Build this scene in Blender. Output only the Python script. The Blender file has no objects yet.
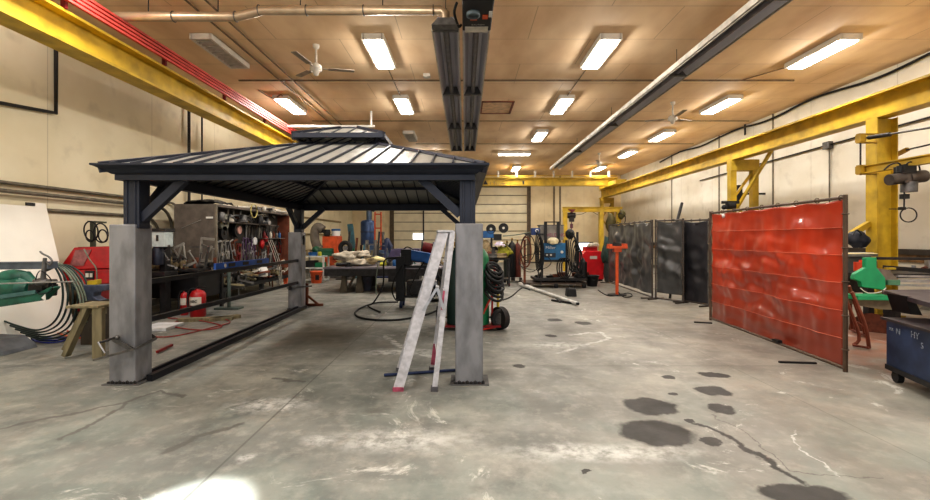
import bpy, bmesh, math, random
from mathutils import Vector, Matrix, Euler, noise as mnoise
random.seed(7)
SC = bpy.context.scene
COL = SC.collection
PI = math.pi
F = 440.0; CX = 465.0; CY = 238.0; H = 1.5       # photo measurements: focal length in pixels, horizon, eye height
def X(px, Y): return (px - CX) / F * Y
def Z(py, Y): return H - (py - CY) / F * Y
def W(px, py, Y): return Vector((X(px, Y), Y, Z(py, Y)))
def FY(py): return H * F / (py - CY)
def FL(px, py, z=0.0):
    Y = (H - z) * F / (py - CY)
    return Vector((X(px, Y), Y, z))

# ------------------------------------------------------------------ materials
def lin(c):
    r = []
    for v in c[:3]:
        v /= 255.0
        r.append(v / 12.92 if v <= 0.04045 else ((v + 0.055) / 1.055) ** 2.4)
    return (*r, 1.0)
MATS = {}
def M(name, col, rough=0.6, metal=0.0, var=0.18, scale=6.0, bump=0.0, emit=0.0, col2=None, trans=0.0, stretch=None, coat=0.0, spec=None):
    if name in MATS: return MATS[name]
    m = bpy.data.materials.new(name); m.use_nodes = True
    nt = m.node_tree; nt.nodes.clear()
    out = nt.nodes.new('ShaderNodeOutputMaterial'); b = nt.nodes.new('ShaderNodeBsdfPrincipled')
    nt.links.new(b.outputs[0], out.inputs[0])
    tc = nt.nodes.new('ShaderNodeTexCoord'); mp = nt.nodes.new('ShaderNodeMapping')
    if stretch: mp.inputs['Scale'].default_value = stretch
    nt.links.new(tc.outputs['Object'], mp.inputs[0])
    n = nt.nodes.new('ShaderNodeTexNoise'); n.inputs['Scale'].default_value = scale; n.inputs['Detail'].default_value = 6
    nt.links.new(mp.outputs[0], n.inputs['Vector'])
    cr = nt.nodes.new('ShaderNodeValToRGB')
    c = lin(col); k = 1 - var
    c2 = lin(col2) if col2 else (c[0]*k*k, c[1]*k*k, c[2]*k*k, 1)
    cr.color_ramp.elements[0].position = 0.35; cr.color_ramp.elements[0].color = c2
    cr.color_ramp.elements[1].position = 0.62; cr.color_ramp.elements[1].color = c
    nt.links.new(n.outputs['Fac'], cr.inputs[0]); nt.links.new(cr.outputs[0], b.inputs['Base Color'])
    b.inputs['Roughness'].default_value = rough; b.inputs['Metallic'].default_value = metal
    if trans: b.inputs['Transmission Weight'].default_value = trans
    if coat: b.inputs['Coat Weight'].default_value = coat
    if spec is not None: b.inputs['Specular IOR Level'].default_value = spec
    if emit:
        nt.links.new(cr.outputs[0], b.inputs['Emission Color']); b.inputs['Emission Strength'].default_value = emit
    if bump:
        bp = nt.nodes.new('ShaderNodeBump'); bp.inputs['Strength'].default_value = bump; bp.inputs['Distance'].default_value = 0.01
        nt.links.new(n.outputs['Fac'], bp.inputs['Height']); nt.links.new(bp.outputs[0], b.inputs['Normal'])
    MATS[name] = m
    return m

# ------------------------------------------------------------------ mesh builder
ALLM = {}
def orth(d):
    d = d.normalized(); a = Vector((0, 0, 1)) if abs(d.z) < .9 else Vector((1, 0, 0))
    u = d.cross(a).normalized(); return u, d.cross(u).normalized()
class MB:
    def __init__(s): s.v = []; s.f = []; s.sm = []
    def add(s, vs, fs, smooth=False):
        o = len(s.v); s.v += [Vector(v) for v in vs]
        for f in fs: s.f.append([i + o for i in f]); s.sm.append(smooth)
        return s
    def boxm(s, sx, sy, sz, m):
        vs = [m @ Vector((x*sx/2, y*sy/2, z*sz/2)) for x in (-1, 1) for y in (-1, 1) for z in (-1, 1)]
        return s.add(vs, [(0,1,3,2),(4,6,7,5),(0,4,5,1),(2,3,7,6),(0,2,6,4),(1,5,7,3)])
    def box(s, x0, x1, y0, y1, z0, z1):
        return s.boxm(abs(x1-x0), abs(y1-y0), abs(z1-z0), Matrix.Translation(((x0+x1)/2, (y0+y1)/2, (z0+z1)/2)))
    def boxr(s, c, size, rx=0, ry=0, rz=0):
        return s.boxm(*size, Matrix.Translation(c) @ Euler((rx, ry, rz)).to_matrix().to_4x4())
    def bar(s, p0, p1, w, h, up=(0, 0, 1)):
        p0, p1 = Vector(p0), Vector(p1); d = p1 - p0; y = d.normalized(); up = Vector(up)
        if abs(y.dot(up)) > .98: up = Vector((0, 1, 0)) if abs(y.y) < .9 else Vector((1, 0, 0))
        x = y.cross(up).normalized(); z = x.cross(y)
        m = Matrix((( x.x, y.x, z.x, 0), (x.y, y.y, z.y, 0), (x.z, y.z, z.z, 0), (0, 0, 0, 1)))
        return s.boxm(w, d.length, h, Matrix.Translation((p0+p1)/2) @ m)
    def cyl(s, p0, p1, r, r2=None, seg=12, cap=True):
        p0, p1 = Vector(p0), Vector(p1); r2 = r if r2 is None else r2
        u, v = orth(p1 - p0); vs = []
        for p, q in ((p0, r), (p1, r2)):
            for i in range(seg):
                a = 2*PI*i/seg; vs.append(p + (u*math.cos(a) + v*math.sin(a))*q)
        s.add(vs, [(i, (i+1) % seg, seg+(i+1) % seg, seg+i) for i in range(seg)], True)
        if cap: s.add(vs, [tuple(range(seg))[::-1], tuple(range(seg, 2*seg))])
        return s
    def tube(s, pts, r, seg=6, n=5, closed=False):
        pts = [Vector(p) for p in pts]
        if n > 1 and len(pts) > 2:
            q = []; L = len(pts)
            rng = range(L if closed else L-1)
            for i in rng:
                g = (lambda k: pts[k % L]) if closed else (lambda k: pts[max(0, min(L-1, k))])
                a, b, c, d = g(i-1), g(i), g(i+1), g(i+2)
                for j in range(n):
                    t = j/n; q.append(.5*((2*b)+(c-a)*t+(2*a-5*b+4*c-d)*t*t+(3*b-a-3*c+d)*t**3))
            if not closed: q.append(pts[-1])
            pts = q
        L = len(pts); vs = []; u = None
        for i, p in enumerate(pts):
            if closed: d = pts[(i+1) % L] - pts[i-1]
            else: d = pts[min(L-1, i+1)] - pts[max(0, i-1)]
            if d.length < 1e-7: d = Vector((0, 0, 1))
            d.normalize()
            if u is None: u = orth(d)[0]
            u = (u - d*u.dot(d))
            u = u.normalized() if u.length > 1e-5 else orth(d)[0]
            w = d.cross(u)
            for k in range(seg):
                a = 2*PI*k/seg; vs.append(p + (u*math.cos(a) + w*math.sin(a))*r)
        fs = []
        for i in range(L if closed else L-1):
            for k in range(seg):
                a, b = i*seg, ((i+1) % L)*seg
                fs.append((a+k, a+(k+1) % seg, b+(k+1) % seg, b+k))
        s.add(vs, fs, True)
        if not closed: s.add(vs[:seg]+vs[-seg:], [tuple(range(seg))[::-1], tuple(range(seg, 2*seg))])
        return s
    def ring(s, c, R, r, normal=(0, 0, 1), seg=24, ts=6, squash=1.0):
        u, v = orth(Vector(normal)); c = Vector(c)
        return s.tube([c + (u*math.cos(2*PI*i/seg)*squash + v*math.sin(2*PI*i/seg))*R for i in range(seg)], r, ts, 1, True)
    def lathe(s, prof, base, axis=(0, 0, 1), seg=16):
        base = Vector(base); ax = Vector(axis).normalized(); u, v = orth(ax); vs = []
        for r, h in prof:
            for i in range(seg):
                a = 2*PI*i/seg; vs.append(base + ax*h + (u*math.cos(a)+v*math.sin(a))*max(r, .0005))
        fs = []
        for j in range(len(prof)-1):
            for i in range(seg): fs.append((j*seg+i, j*seg+(i+1) % seg, (j+1)*seg+(i+1) % seg, (j+1)*seg+i))
        s.add(vs, fs, True)
        n = len(prof)-1
        return s.add(vs[:seg]+vs[n*seg:], [tuple(range(seg))[::-1], tuple(range(seg, 2*seg))])
    def ball(s, c, r, sc=(1, 1, 1), seg=12, nz=0.0, seed=0):
        vs = []; c = Vector(c); R = seg//2
        for j in range(R+1):
            t = PI*j/R
            for i in range(seg):
                a = 2*PI*i/seg; d = Vector((math.sin(t)*math.cos(a), math.sin(t)*math.sin(a), math.cos(t)))
                k = 1 + (nz*mnoise.noise(d*1.7+Vector((seed, 0, 0))) if nz else 0)
                vs.append(c + Vector((d.x*sc[0], d.y*sc[1], d.z*sc[2]))*r*k)
        fs = [(j*seg+i, j*seg+(i+1) % seg, (j+1)*seg+(i+1) % seg, (j+1)*seg+i) for j in range(R) for i in range(seg)]
        return s.add(vs, fs, True)
    def prism(s, poly, axis, a, b):
        def P(p, t):
            if axis == 'y': return Vector((p[0], t, p[1]))
            if axis == 'x': return Vector((t, p[0], p[1]))
            return Vector((p[0], p[1], t))
        n = len(poly); vs = [P(p, a) for p in poly] + [P(p, b) for p in poly]
        fs = [tuple(range(n)), tuple(range(n, 2*n))[::-1]] + [(i, (i+1) % n, n+(i+1) % n, n+i) for i in range(n)]
        return s.add(vs, fs)
    def grid(s, fn, nu, nv, smooth=True):
        vs = [fn(i/nu, j/nv) for j in range(nv+1) for i in range(nu+1)]
        return s.add(vs, [(j*(nu+1)+i, j*(nu+1)+i+1, (j+1)*(nu+1)+i+1, (j+1)*(nu+1)+i) for j in range(nv) for i in range(nu)], smooth)
    def build(s, name, mat, parent=None, local=False, bevel=0.0, solid=0.0, origin=None):
        inv = Matrix.Identity(4); loc = Vector((0, 0, 0))
        if parent is not None:
            if not local: inv = ALLM[parent.name].inverted()
        elif not local:
            xs = [v.x for v in s.v]; ys = [v.y for v in s.v]; zs = [v.z for v in s.v]
            loc = Vector(origin) if origin else Vector(((min(xs)+max(xs))/2, (min(ys)+max(ys))/2, min(zs)))
            inv = Matrix.Translation(-loc)
        me = bpy.data.meshes.new(name)
        me.from_pydata([inv @ v for v in s.v], [], s.f)
        for p, q in zip(me.polygons, s.sm): p.use_smooth = q
        bm = bmesh.new(); bm.from_mesh(me)
        bmesh.ops.recalc_face_normals(bm, faces=bm.faces); bm.to_mesh(me); bm.free()
        me.materials.append(mat)
        o = bpy.data.objects.new(name, me); COL.objects.link(o)
        if parent is not None: o.parent = parent; ALLM[o.name] = ALLM[parent.name]
        else: o.location = loc; ALLM[o.name] = Matrix.Translation(loc)
        if bevel:
            md = o.modifiers.new('bevel', 'BEVEL'); md.width = bevel; md.segments = 2; md.limit_method = 'ANGLE'
        if solid:
            md = o.modifiers.new('solid', 'SOLIDIFY'); md.thickness = solid; md.offset = 0
        return o
def thing(name, label, cat, loc=(0, 0, 0), rotz=0, group=None):
    o = bpy.data.objects.new(name, None); COL.objects.link(o); o.empty_display_size = .1
    o.location = loc; o.rotation_euler = (0, 0, rotz)
    o['label'] = label; o['category'] = cat
    if group: o['group'] = group
    ALLM[o.name] = Matrix.Translation(Vector(loc)) @ Matrix.Rotation(rotz, 4, 'Z')
    return o
def tag(o, label, cat, group=None, kind=None):
    o['label'] = label; o['category'] = cat
    if group: o['group'] = group
    if kind: o['kind'] = kind
    return o
def struct(o, label=None):
    o['kind'] = 'structure'
    if label: o['label'] = label
    return o
def dup(root, loc=None, rotz=None, label=None, group=None):
    def cp(o, par):
        c = o.copy(); COL.objects.link(c)
        if par is not None: c.parent = par
        for ch in list(o.children): cp(ch, c)
        return c
    r = cp(root, None)
    if loc is not None: r.location = loc
    if rotz is not None: r.rotation_euler = (0, 0, rotz) if not isinstance(rotz, tuple) else rotz
    if label: r['label'] = label
    if group: r['group'] = group
    return r
def text(name, body, size, mat, origin, xdir, ydir, parent, extrude=0.002):
    cu = bpy.data.curves.new(name, 'FONT'); cu.body = body; cu.size = size; cu.extrude = extrude; cu.align_x = 'LEFT'
    t = bpy.data.objects.new(name+'_tmp', cu); COL.objects.link(t)
    dg = bpy.context.evaluated_depsgraph_get(); dg.update()
    me = bpy.data.meshes.new_from_object(t.evaluated_get(dg)); bpy.data.objects.remove(t)
    x = Vector(xdir).normalized(); y = Vector(ydir).normalized(); z = x.cross(y)
    m = Matrix(((x.x, y.x, z.x, 0), (x.y, y.y, z.y, 0), (x.z, y.z, z.z, 0), (0, 0, 0, 1)))
    me.transform(Matrix.Translation(Vector(origin)) @ m)
    me.transform(ALLM[parent.name].inverted())
    me.materials.clear(); me.materials.append(mat); me.name = name
    o = bpy.data.objects.new(name, me); COL.objects.link(o); o.parent = parent; ALLM[o.name] = ALLM[parent.name]
    return o

# palette
steel_grey = M('galvanised_sheet', (140, 140, 143), .5, .35, .22, 7, .08, stretch=(1, 1, .4))
charcoal = M('charcoal_aluminium', (46, 50, 62), .45, .3, .1, 8)
roofmat = M('dark_roof_sheet', (158, 156, 148), .36, .45, .08, 3)
black = M('black_paint', (26, 26, 28), .5, .1, .2, 10)
rubber = M('black_rubber', (28, 29, 30), .75, 0, .2, 12)
darksteel = M('dark_steel', (58, 56, 56), .5, .5, .25, 8, .05)
midsteel = M('worn_steel', (112, 110, 108), .45, .6, .25, 10, .05)
silver = M('bright_steel', (178, 178, 180), .35, .7, .15, 12)
yellow = M('crane_yellow', (204, 170, 48), .5, 0, .2, 3, .05)
yellowd = M('old_yellow', (178, 142, 36), .55, 0, .25, 4, .05)
red = M('red_enamel', (176, 24, 30), .4, 0, .2, 6, coat=.2)
redd = M('dark_red_enamel', (120, 18, 22), .45, 0, .25, 6)
orange = M('orange_paint', (208, 88, 42), .5, 0, .15, 6)
green = M('machine_green', (30, 96, 78), .5, 0, .35, 7, .1)
greent = M('cylinder_green', (26, 112, 74), .4, 0, .15, 4)
greenp = M('bright_green', (34, 156, 104), .45, 0, .1, 5)
blue = M('machine_blue', (30, 92, 150), .45, 0, .2, 6)
blued = M('dark_blue', (26, 44, 84), .5, 0, .2, 6)
white = M('white_paint', (226, 224, 218), .5, 0, .06, 5)
offwhite = M('off_white', (206, 200, 188), .6, 0, .12, 8)
wood = M('weathered_timber', (134, 124, 96), .75, 0, .25, 12, .1, stretch=(1, 1, .2))
rust = M('rusty_steel', (120, 66, 44), .7, .2, .35, 10, .1)
brown = M('brown_panel', (126, 70, 48), .7, 0, .25, 5)
purple = M('purple_hose', (88, 62, 100), .6, 0, .2, 9)
cloth = M('beige_cloth', (196, 186, 168), .9, 0, .2, 9, .2)
alu = M('ladder_aluminium', (196, 194, 198), .5, .25, .14, 20, .05)
pink = M('pink_plastic', (176, 84, 108), .6, 0, .35, 14)
olive = M('olive_yellow', (176, 172, 50), .7, 0, .3, 8)
tan = M('tan_bag', (150, 132, 100), .85, 0, .3, 10)
teal = M('teal_enamel', (54, 104, 116), .5, 0, .25, 5)
papery = M('yellowed_paper', (226, 214, 160), .8, 0, .15, 9)
# ================================================================== SETTING
WL, WR, YB, YF, HC = -6.95, 9.6, 27.1, -3.2, 5.36
# --- wall material: painted panels with seams
def wallmat(name, col, col2, axis, seam=2.44):
    m = M(name, col, .7, 0, .1, .8, .03, col2=col2)
    nt = m.node_tree; b = [n for n in nt.nodes if n.type == 'BSDF_PRINCIPLED'][0]
    cr = [n for n in nt.nodes if n.type == 'VALTORGB'][0]
    geo = nt.nodes.new('ShaderNodeNewGeometry'); sx = nt.nodes.new('ShaderNodeSeparateXYZ'); nt.links.new(geo.outputs['Position'], sx.inputs[0])
    d = nt.nodes.new('ShaderNodeMath'); d.operation = 'DIVIDE'; d.inputs[1].default_value = seam; nt.links.new(sx.outputs[axis], d.inputs[0])
    fr = nt.nodes.new('ShaderNodeMath'); fr.operation = 'FRACT'; nt.links.new(d.outputs[0], fr.inputs[0])
    lt = nt.nodes.new('ShaderNodeMath'); lt.operation = 'LESS_THAN'; lt.inputs[1].default_value = .006; nt.links.new(fr.outputs[0], lt.inputs[0])
    n2 = nt.nodes.new('ShaderNodeTexNoise'); n2.inputs['Scale'].default_value = 2.5; n2.inputs['Detail'].default_value = 8; nt.links.new(geo.outputs['Position'], n2.inputs['Vector'])
    rp = nt.nodes.new('ShaderNodeMapRange'); rp.inputs[1].default_value = .55; rp.inputs[2].default_value = .75; rp.inputs[3].default_value = 0; rp.inputs[4].default_value = .22; nt.links.new(n2.outputs['Fac'], rp.inputs[0])
    # browner and darker towards the floor
    gz = nt.nodes.new('ShaderNodeMapRange'); gz.inputs[1].default_value = 0; gz.inputs[2].default_value = 1.6; gz.inputs[3].default_value = .35; gz.inputs[4].default_value = 0; nt.links.new(sx.outputs[2], gz.inputs[0])
    ad = nt.nodes.new('ShaderNodeMath'); ad.operation = 'ADD'; nt.links.new(rp.outputs[0], ad.inputs[0]); nt.links.new(gz.outputs[0], ad.inputs[1])
    ls = nt.nodes.new('ShaderNodeMath'); ls.operation = 'MULTIPLY_ADD'; ls.inputs[1].default_value = .35; nt.links.new(lt.outputs[0], ls.inputs[0]); nt.links.new(ad.outputs[0], ls.inputs[2]); ls.use_clamp = True
    mx = nt.nodes.new('ShaderNodeMixRGB'); nt.links.new(ls.outputs[0], mx.inputs[0]); nt.links.new(cr.outputs[0], mx.inputs[1]); mx.inputs[2].default_value = lin((130, 112, 84))
    nt.links.new(mx.outputs[0], b.inputs['Base Color'])
    return m
wm_left = wallmat('cream_wall_left', (234, 224, 196), (222, 210, 178), 1)
wm_right = wallmat('cream_wall_right', (236, 231, 218), (224, 217, 200), 1)
wm_back = wallmat('cream_wall_back', (224, 210, 178), (208, 190, 154), 0)

# --- floor
def floormat():
    m = bpy.data.materials.new('stained_concrete'); m.use_nodes = True; nt = m.node_tree; N = nt.nodes; L = nt.links; N.clear()
    out = N.new('ShaderNodeOutputMaterial'); b = N.new('ShaderNodeBsdfPrincipled'); L.new(b.outputs[0], out.inputs[0])
    tc = N.new('ShaderNodeNewGeometry'); P = tc.outputs['Position']
    def noise(scale, det=6, rough=.6, off=0, dist=0):
        n = N.new('ShaderNodeTexNoise'); n.inputs['Scale'].default_value = scale; n.inputs['Detail'].default_value = det; n.inputs['Roughness'].default_value = rough
        n.inputs['Distortion'].default_value = dist
        if off:
            v = N.new('ShaderNodeVectorMath'); v.operation = 'ADD'; v.inputs[1].default_value = (off, off, 0); L.new(P, v.inputs[0]); L.new(v.outputs[0], n.inputs['Vector'])
        else: L.new(P, n.inputs['Vector'])
        return n
    def ramp(src, lo, hi, a=0., c=1.):
        r = N.new('ShaderNodeMapRange'); r.inputs[1].default_value = lo; r.inputs[2].default_value = hi; r.inputs[3].default_value = a; r.inputs[4].default_value = c; L.new(src, r.inputs[0]); return r.outputs[0]
    def mix(fac, a, c):
        x = N.new('ShaderNodeMixRGB')
        for i, s in enumerate((fac, a, c)):
            if isinstance(s, (int, float)): x.inputs[i].default_value = s
            elif isinstance(s, tuple): x.inputs[i].default_value = s
            else: L.new(s, x.inputs[i])
        return x.outputs[0]
    def mth(op, a, c=None, clamp=False):
        x = N.new('ShaderNodeMath'); x.operation = op; x.use_clamp = clamp
        for i, s in enumerate((a, c)):
            if s is None: continue
            if isinstance(s, (int, float)): x.inputs[i].default_value = s
            else: L.new(s, x.inputs[i])
        return x.outputs[0]
    sep = N.new('ShaderNodeSeparateXYZ'); L.new(P, sep.inputs[0]); px, py = sep.outputs[0], sep.outputs[1]
    c = mix(ramp(noise(.5, 3).outputs[0], .4, .62), lin((116, 117, 112)), lin((148, 146, 137)))
    c = mix(ramp(noise(1.7, 8, .65, 11).outputs[0], .42, .64), c, lin((98, 100, 96)))
    c = mix(ramp(noise(6, 8, .7, 5).outputs[0], .5, .75, 0, .6), c, lin((172, 168, 158)))
    c = mix(ramp(noise(18, 6, .7, 3).outputs[0], .55, .8, 0, .5), c, lin((104, 103, 98)))
    warm = ramp(px, 0., 5., 0, .55); c = mix(warm, c, mix(ramp(noise(2.3, 6, .6, 21).outputs[0], .4, .65), lin((136, 127, 115)), lin((158, 149, 135))))
    # greenish worn paint near the camera
    gm = mth('MULTIPLY', ramp(noise(1.3, 6, .6, 31).outputs[0], .46, .6), ramp(py, 5.5, 3.0)); gm = mth('MULTIPLY', gm, .28)
    c = mix(gm, c, lin((120, 136, 128)))
    # reddish worn paint by the right machines
    rm = mth('MULTIPLY', ramp(px, 4.3, 5.0), ramp(noise(1.2, 5, .6, 17).outputs[0], .38, .55)); rm = mth('MULTIPLY', rm, ramp(py, 9, 6.5)); c = mix(mth('MULTIPLY', rm, .75), c, lin((160, 108, 84)))
    # pale scuffs
    sn = noise(1.1, 9, .75, 41, 1.2); c = mix(ramp(sn.outputs[0], .6, .66, 0, .65), c, lin((206, 204, 196)))
    # warped position shared by the marks
    wn = noise(5, 5, .6, 51); wv = N.new('ShaderNodeVectorMath'); wv.operation = 'SUBTRACT'; L.new(wn.outputs['Color'], wv.inputs[0]); wv.inputs[1].default_value = (.5, .5, .5)
    ws = N.new('ShaderNodeVectorMath'); ws.operation = 'SCALE'; ws.inputs['Scale'].default_value = .2; L.new(wv.outputs[0], ws.inputs[0])
    wp = N.new('ShaderNodeVectorMath'); wp.operation = 'ADD'; L.new(P, wp.inputs[0]); L.new(ws.outputs[0], wp.inputs[1])
    wz = N.new('ShaderNodeVectorMath'); wz.operation = 'MULTIPLY'; wz.inputs[1].default_value = (1, 1, 0); L.new(wp.outputs[0], wz.inputs[0]); WP = wz.outputs[0]
    def blob(cx, cy, rx, ry, soft=.25):
        a = N.new('ShaderNodeVectorMath'); a.operation = 'SUBTRACT'; a.inputs[1].default_value = (cx, cy, 0); L.new(WP, a.inputs[0])
        d = N.new('ShaderNodeVectorMath'); d.operation = 'DIVIDE'; d.inputs[1].default_value = (rx, ry, 1); L.new(a.outputs[0], d.inputs[0])
        l = N.new('ShaderNodeVectorMath'); l.operation = 'LENGTH'; L.new(d.outputs[0], l.inputs[0])
        return ramp(l.outputs['Value'], 1+soft, 1-soft)
    def capsule(A, B, r):
        A = Vector((A[0], A[1], 0)); B = Vector((B[0], B[1], 0)); D = B - A
        a = N.new('ShaderNodeVectorMath'); a.operation = 'SUBTRACT'; a.inputs[1].default_value = A; L.new(WP, a.inputs[0])
        t = N.new('ShaderNodeVectorMath'); t.operation = 'DOT_PRODUCT'; t.inputs[1].default_value = D/D.length_squared; L.new(a.outputs[0], t.inputs[0])
        tc_ = mth('MULTIPLY', t.outputs['Value'], 1.0, True)
        s = N.new('ShaderNodeVectorMath'); s.operation = 'SCALE'; s.inputs[0].default_value = D; L.new(tc_, s.inputs['Scale'])
        e = N.new('ShaderNodeVectorMath'); e.operation = 'DISTANCE'; L.new(a.outputs[0], e.inputs[0]); L.new(s.outputs[0], e.inputs[1])
        return ramp(e.outputs['Value'], r*1.35, r*.6)
    def mx(*ms):
        r = ms[0]
        for q in ms[1:]: r = mth('MAXIMUM', r, q)
        return r
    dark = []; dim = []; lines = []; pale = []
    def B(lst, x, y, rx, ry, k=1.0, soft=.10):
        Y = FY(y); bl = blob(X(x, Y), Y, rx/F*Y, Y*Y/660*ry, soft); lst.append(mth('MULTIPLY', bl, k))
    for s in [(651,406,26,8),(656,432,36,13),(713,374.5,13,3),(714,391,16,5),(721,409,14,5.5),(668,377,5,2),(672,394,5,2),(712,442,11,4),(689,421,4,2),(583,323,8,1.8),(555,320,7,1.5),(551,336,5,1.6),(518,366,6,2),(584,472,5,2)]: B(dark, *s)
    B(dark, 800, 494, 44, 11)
    for s in [(495,373,15,4),(533,400,14,6),(378,410,12,4),(320,338,34,10),(370,348,40,9),(565,330,18,5),(590,300,18,3),(700,300,40,4)]: B(dim, *s, 1, .6)  # faint marks; those under the gazebo paint its shade into the floor colour
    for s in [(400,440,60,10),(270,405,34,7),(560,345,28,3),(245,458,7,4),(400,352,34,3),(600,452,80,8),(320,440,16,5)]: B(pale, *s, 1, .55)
    def poly(lst, pts, w):
        for (a, c2) in zip(pts, pts[1:]):
            A = FL(*a); Bv = FL(*c2); lst.append(capsule(A, Bv, w))
    poly(dark, [(695,424),(720,432),(750,450),(775,466),(800,482)], .025)
    poly(lines, [(-60,440),(40,420),(128,402),(158,391),(184,397)], .024)
    poly(lines, [(60,440),(100,420),(128,402)], .02)
    poly(lines, [(165,452),(200,436),(240,424)], .032)
    poly(lines, [(712,416),(735,425),(790,470),(880,478)], .006)
    poly(lines, [(276,378),(303,382)], .03)
    poly(pale, [(560,353),(585,345),(610,338),(600,332),(570,335)], .03)
    poly(pale, [(385,336),(405,350),(440,358)], .05)
    poly(pale, [(792,430),(800,450),(840,475)], .008)
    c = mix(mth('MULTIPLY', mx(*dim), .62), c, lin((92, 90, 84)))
    pn = ramp(noise(9, 6, .7, 61).outputs[0], .38, .6)
    c = mix(mth('MULTIPLY', mth('MULTIPLY', mx(*pale), pn), .62), c, lin((208, 207, 202)))
    c = mix(mth('MULTIPLY', mx(*lines), .8), c, lin((84, 82, 78)))
    c = mix(mth('MULTIPLY', mx(*dark), .95), c, lin((48, 46, 44)))
    # saw-cut joints
    j1 = mth('LESS_THAN', mth('ABSOLUTE', mth('ADD', px, 1.61)), .009)
    j2 = mth('LESS_THAN', mth('ABSOLUTE', mth('SUBTRACT', py, 5.16)), .010)
    j3 = mth('LESS_THAN', mth('ABSOLUTE', mth('SUBTRACT', py, 10.9)), .015)
    j4 = mth('LESS_THAN', mth('ABSOLUTE', mth('SUBTRACT', px, 3.1)), .004)
    c = mix(mth('MULTIPLY', mx(j1, j2, j3, j4), .55), c, lin((70, 70, 66)))
    L.new(c, b.inputs['Base Color'])
    L.new(mth('SUBTRACT', ramp(noise(3, 5, .6, 71).outputs[0], .3, .7, .42, .68), mth('MULTIPLY', mx(*dark), -.15)), b.inputs['Roughness'])
    bp = N.new('ShaderNodeBump'); bp.inputs['Strength'].default_value = .25; bp.inputs['Distance'].default_value = .01; L.new(noise(14, 8, .7).outputs[0], bp.inputs['Height']); L.new(bp.outputs[0], b.inputs['Normal'])
    return m
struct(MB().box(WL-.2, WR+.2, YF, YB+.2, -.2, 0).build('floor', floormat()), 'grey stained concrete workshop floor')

# --- ceiling
def ceilmat():
    m = M('plywood_ceiling', (243, 214, 176), .75, 0, .1, 1.3, .04, col2=(222, 188, 148), stretch=(1, .45, 1)); nt = m.node_tree
    b = [n for n in nt.nodes if n.type == 'BSDF_PRINCIPLED'][0]; cr = [n for n in nt.nodes if n.type == 'VALTORGB'][0]
    geo = nt.nodes.new('ShaderNodeNewGeometry')
    br = nt.nodes.new('ShaderNodeTexBrick'); br.inputs['Scale'].default_value = 1; br.inputs['Brick Width'].default_value = 2.44; br.inputs['Row Height'].default_value = 1.22
    br.inputs['Mortar Size'].default_value = .008; br.inputs['Color1'].default_value = (1, 1, 1, 1); br.inputs['Color2'].default_value = (.93, .93, .93, 1); br.inputs['Mortar'].default_value = (.45, .4, .36, 1)
    nt.links.new(geo.outputs['Position'], br.inputs['Vector'])
    mx = nt.nodes.new('ShaderNodeMixRGB'); mx.blend_type = 'MULTIPLY'; mx.inputs[0].default_value = .6
    nt.links.new(cr.outputs[0], mx.inputs[1]); nt.links.new(br.outputs['Color'], mx.inputs[2]); nt.links.new(mx.outputs[0], b.inputs['Base Color'])
    return m
struct(MB().box(WL-.2, WR+.2, YF, YB+.2, HC, HC+.2).build('ceiling', ceilmat()), 'tan plywood ceiling')
struct(MB().box(WL-.2, WL, YF, YB+.2, 0, HC).build('wall_left', wm_left)); struct(MB().box(WR, WR+.2, YF, YB+.2, 0, HC).build('wall_right', wm_right))
# back wall has an opening for the sectional door
DX0, DX1, DZ = X(394, YB), X(527, YB), 4.62
mb = MB().box(WL, DX0, YB, YB+.2, 0, HC).box(DX1, WR, YB, YB+.2, 0, HC).box(DX0, DX1, YB, YB+.2, DZ, HC)
struct(mb.build('wall_back', wm_back))
doorm = M('door_panel_cream', (226, 216, 188), .55, 0, .06, 2)
doorg = M('door_seal_grey', (112, 102, 84), .7)
d = struct(MB().box(DX0, DX1, YB+.06, YB+.14, 0, DZ).build('door_1', doorm), 'cream sectional overhead door')
mb = MB(); z = .28
while z < DZ:
    mb.box(DX0, DX1, YB+.03, YB+.06, z-.02, z+.02); z += .55
mb.build('panel_joint', doorg, d)
mb = MB(); mb.box(DX0-.25, DX0, YB-.08, YB, 0, DZ+.1).box(DX1, DX1+.22, YB-.08, YB, 0, DZ+.1).box(DX0-.25, DX1+.22, YB-.06, YB, DZ, DZ+.12)
mb.build('door_frame', M('door_frame_brown', (96, 82, 66), .7), d)
MB().box(X(423.5, YB)-.04, X(423.5, YB)+.04, YB-.02, YB+.03, 1.3, DZ).build('door_track', darksteel, d)
winm = M('daylight_pane', (236, 240, 250), .2, 0, .02, 3, emit=2.4)
MB().box(X(413, YB), X(424, YB), YB+.02, YB+.06, Z(239.5, YB), Z(233.5, YB)).build('door_window', winm, d)
w = struct(MB().box(X(579, YB), X(592, YB), YB-.04, YB, Z(251, YB), Z(243, YB)).build('window_1', winm), 'small bright window low in the back wall')
MB().box(X(578, YB), X(593, YB), YB-.03, YB, Z(243, YB), Z(242, YB)).box(X(578, YB), X(593, YB), YB-.03, YB, Z(252, YB), Z(251, YB)).build('window_frame', darksteel, w)
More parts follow.
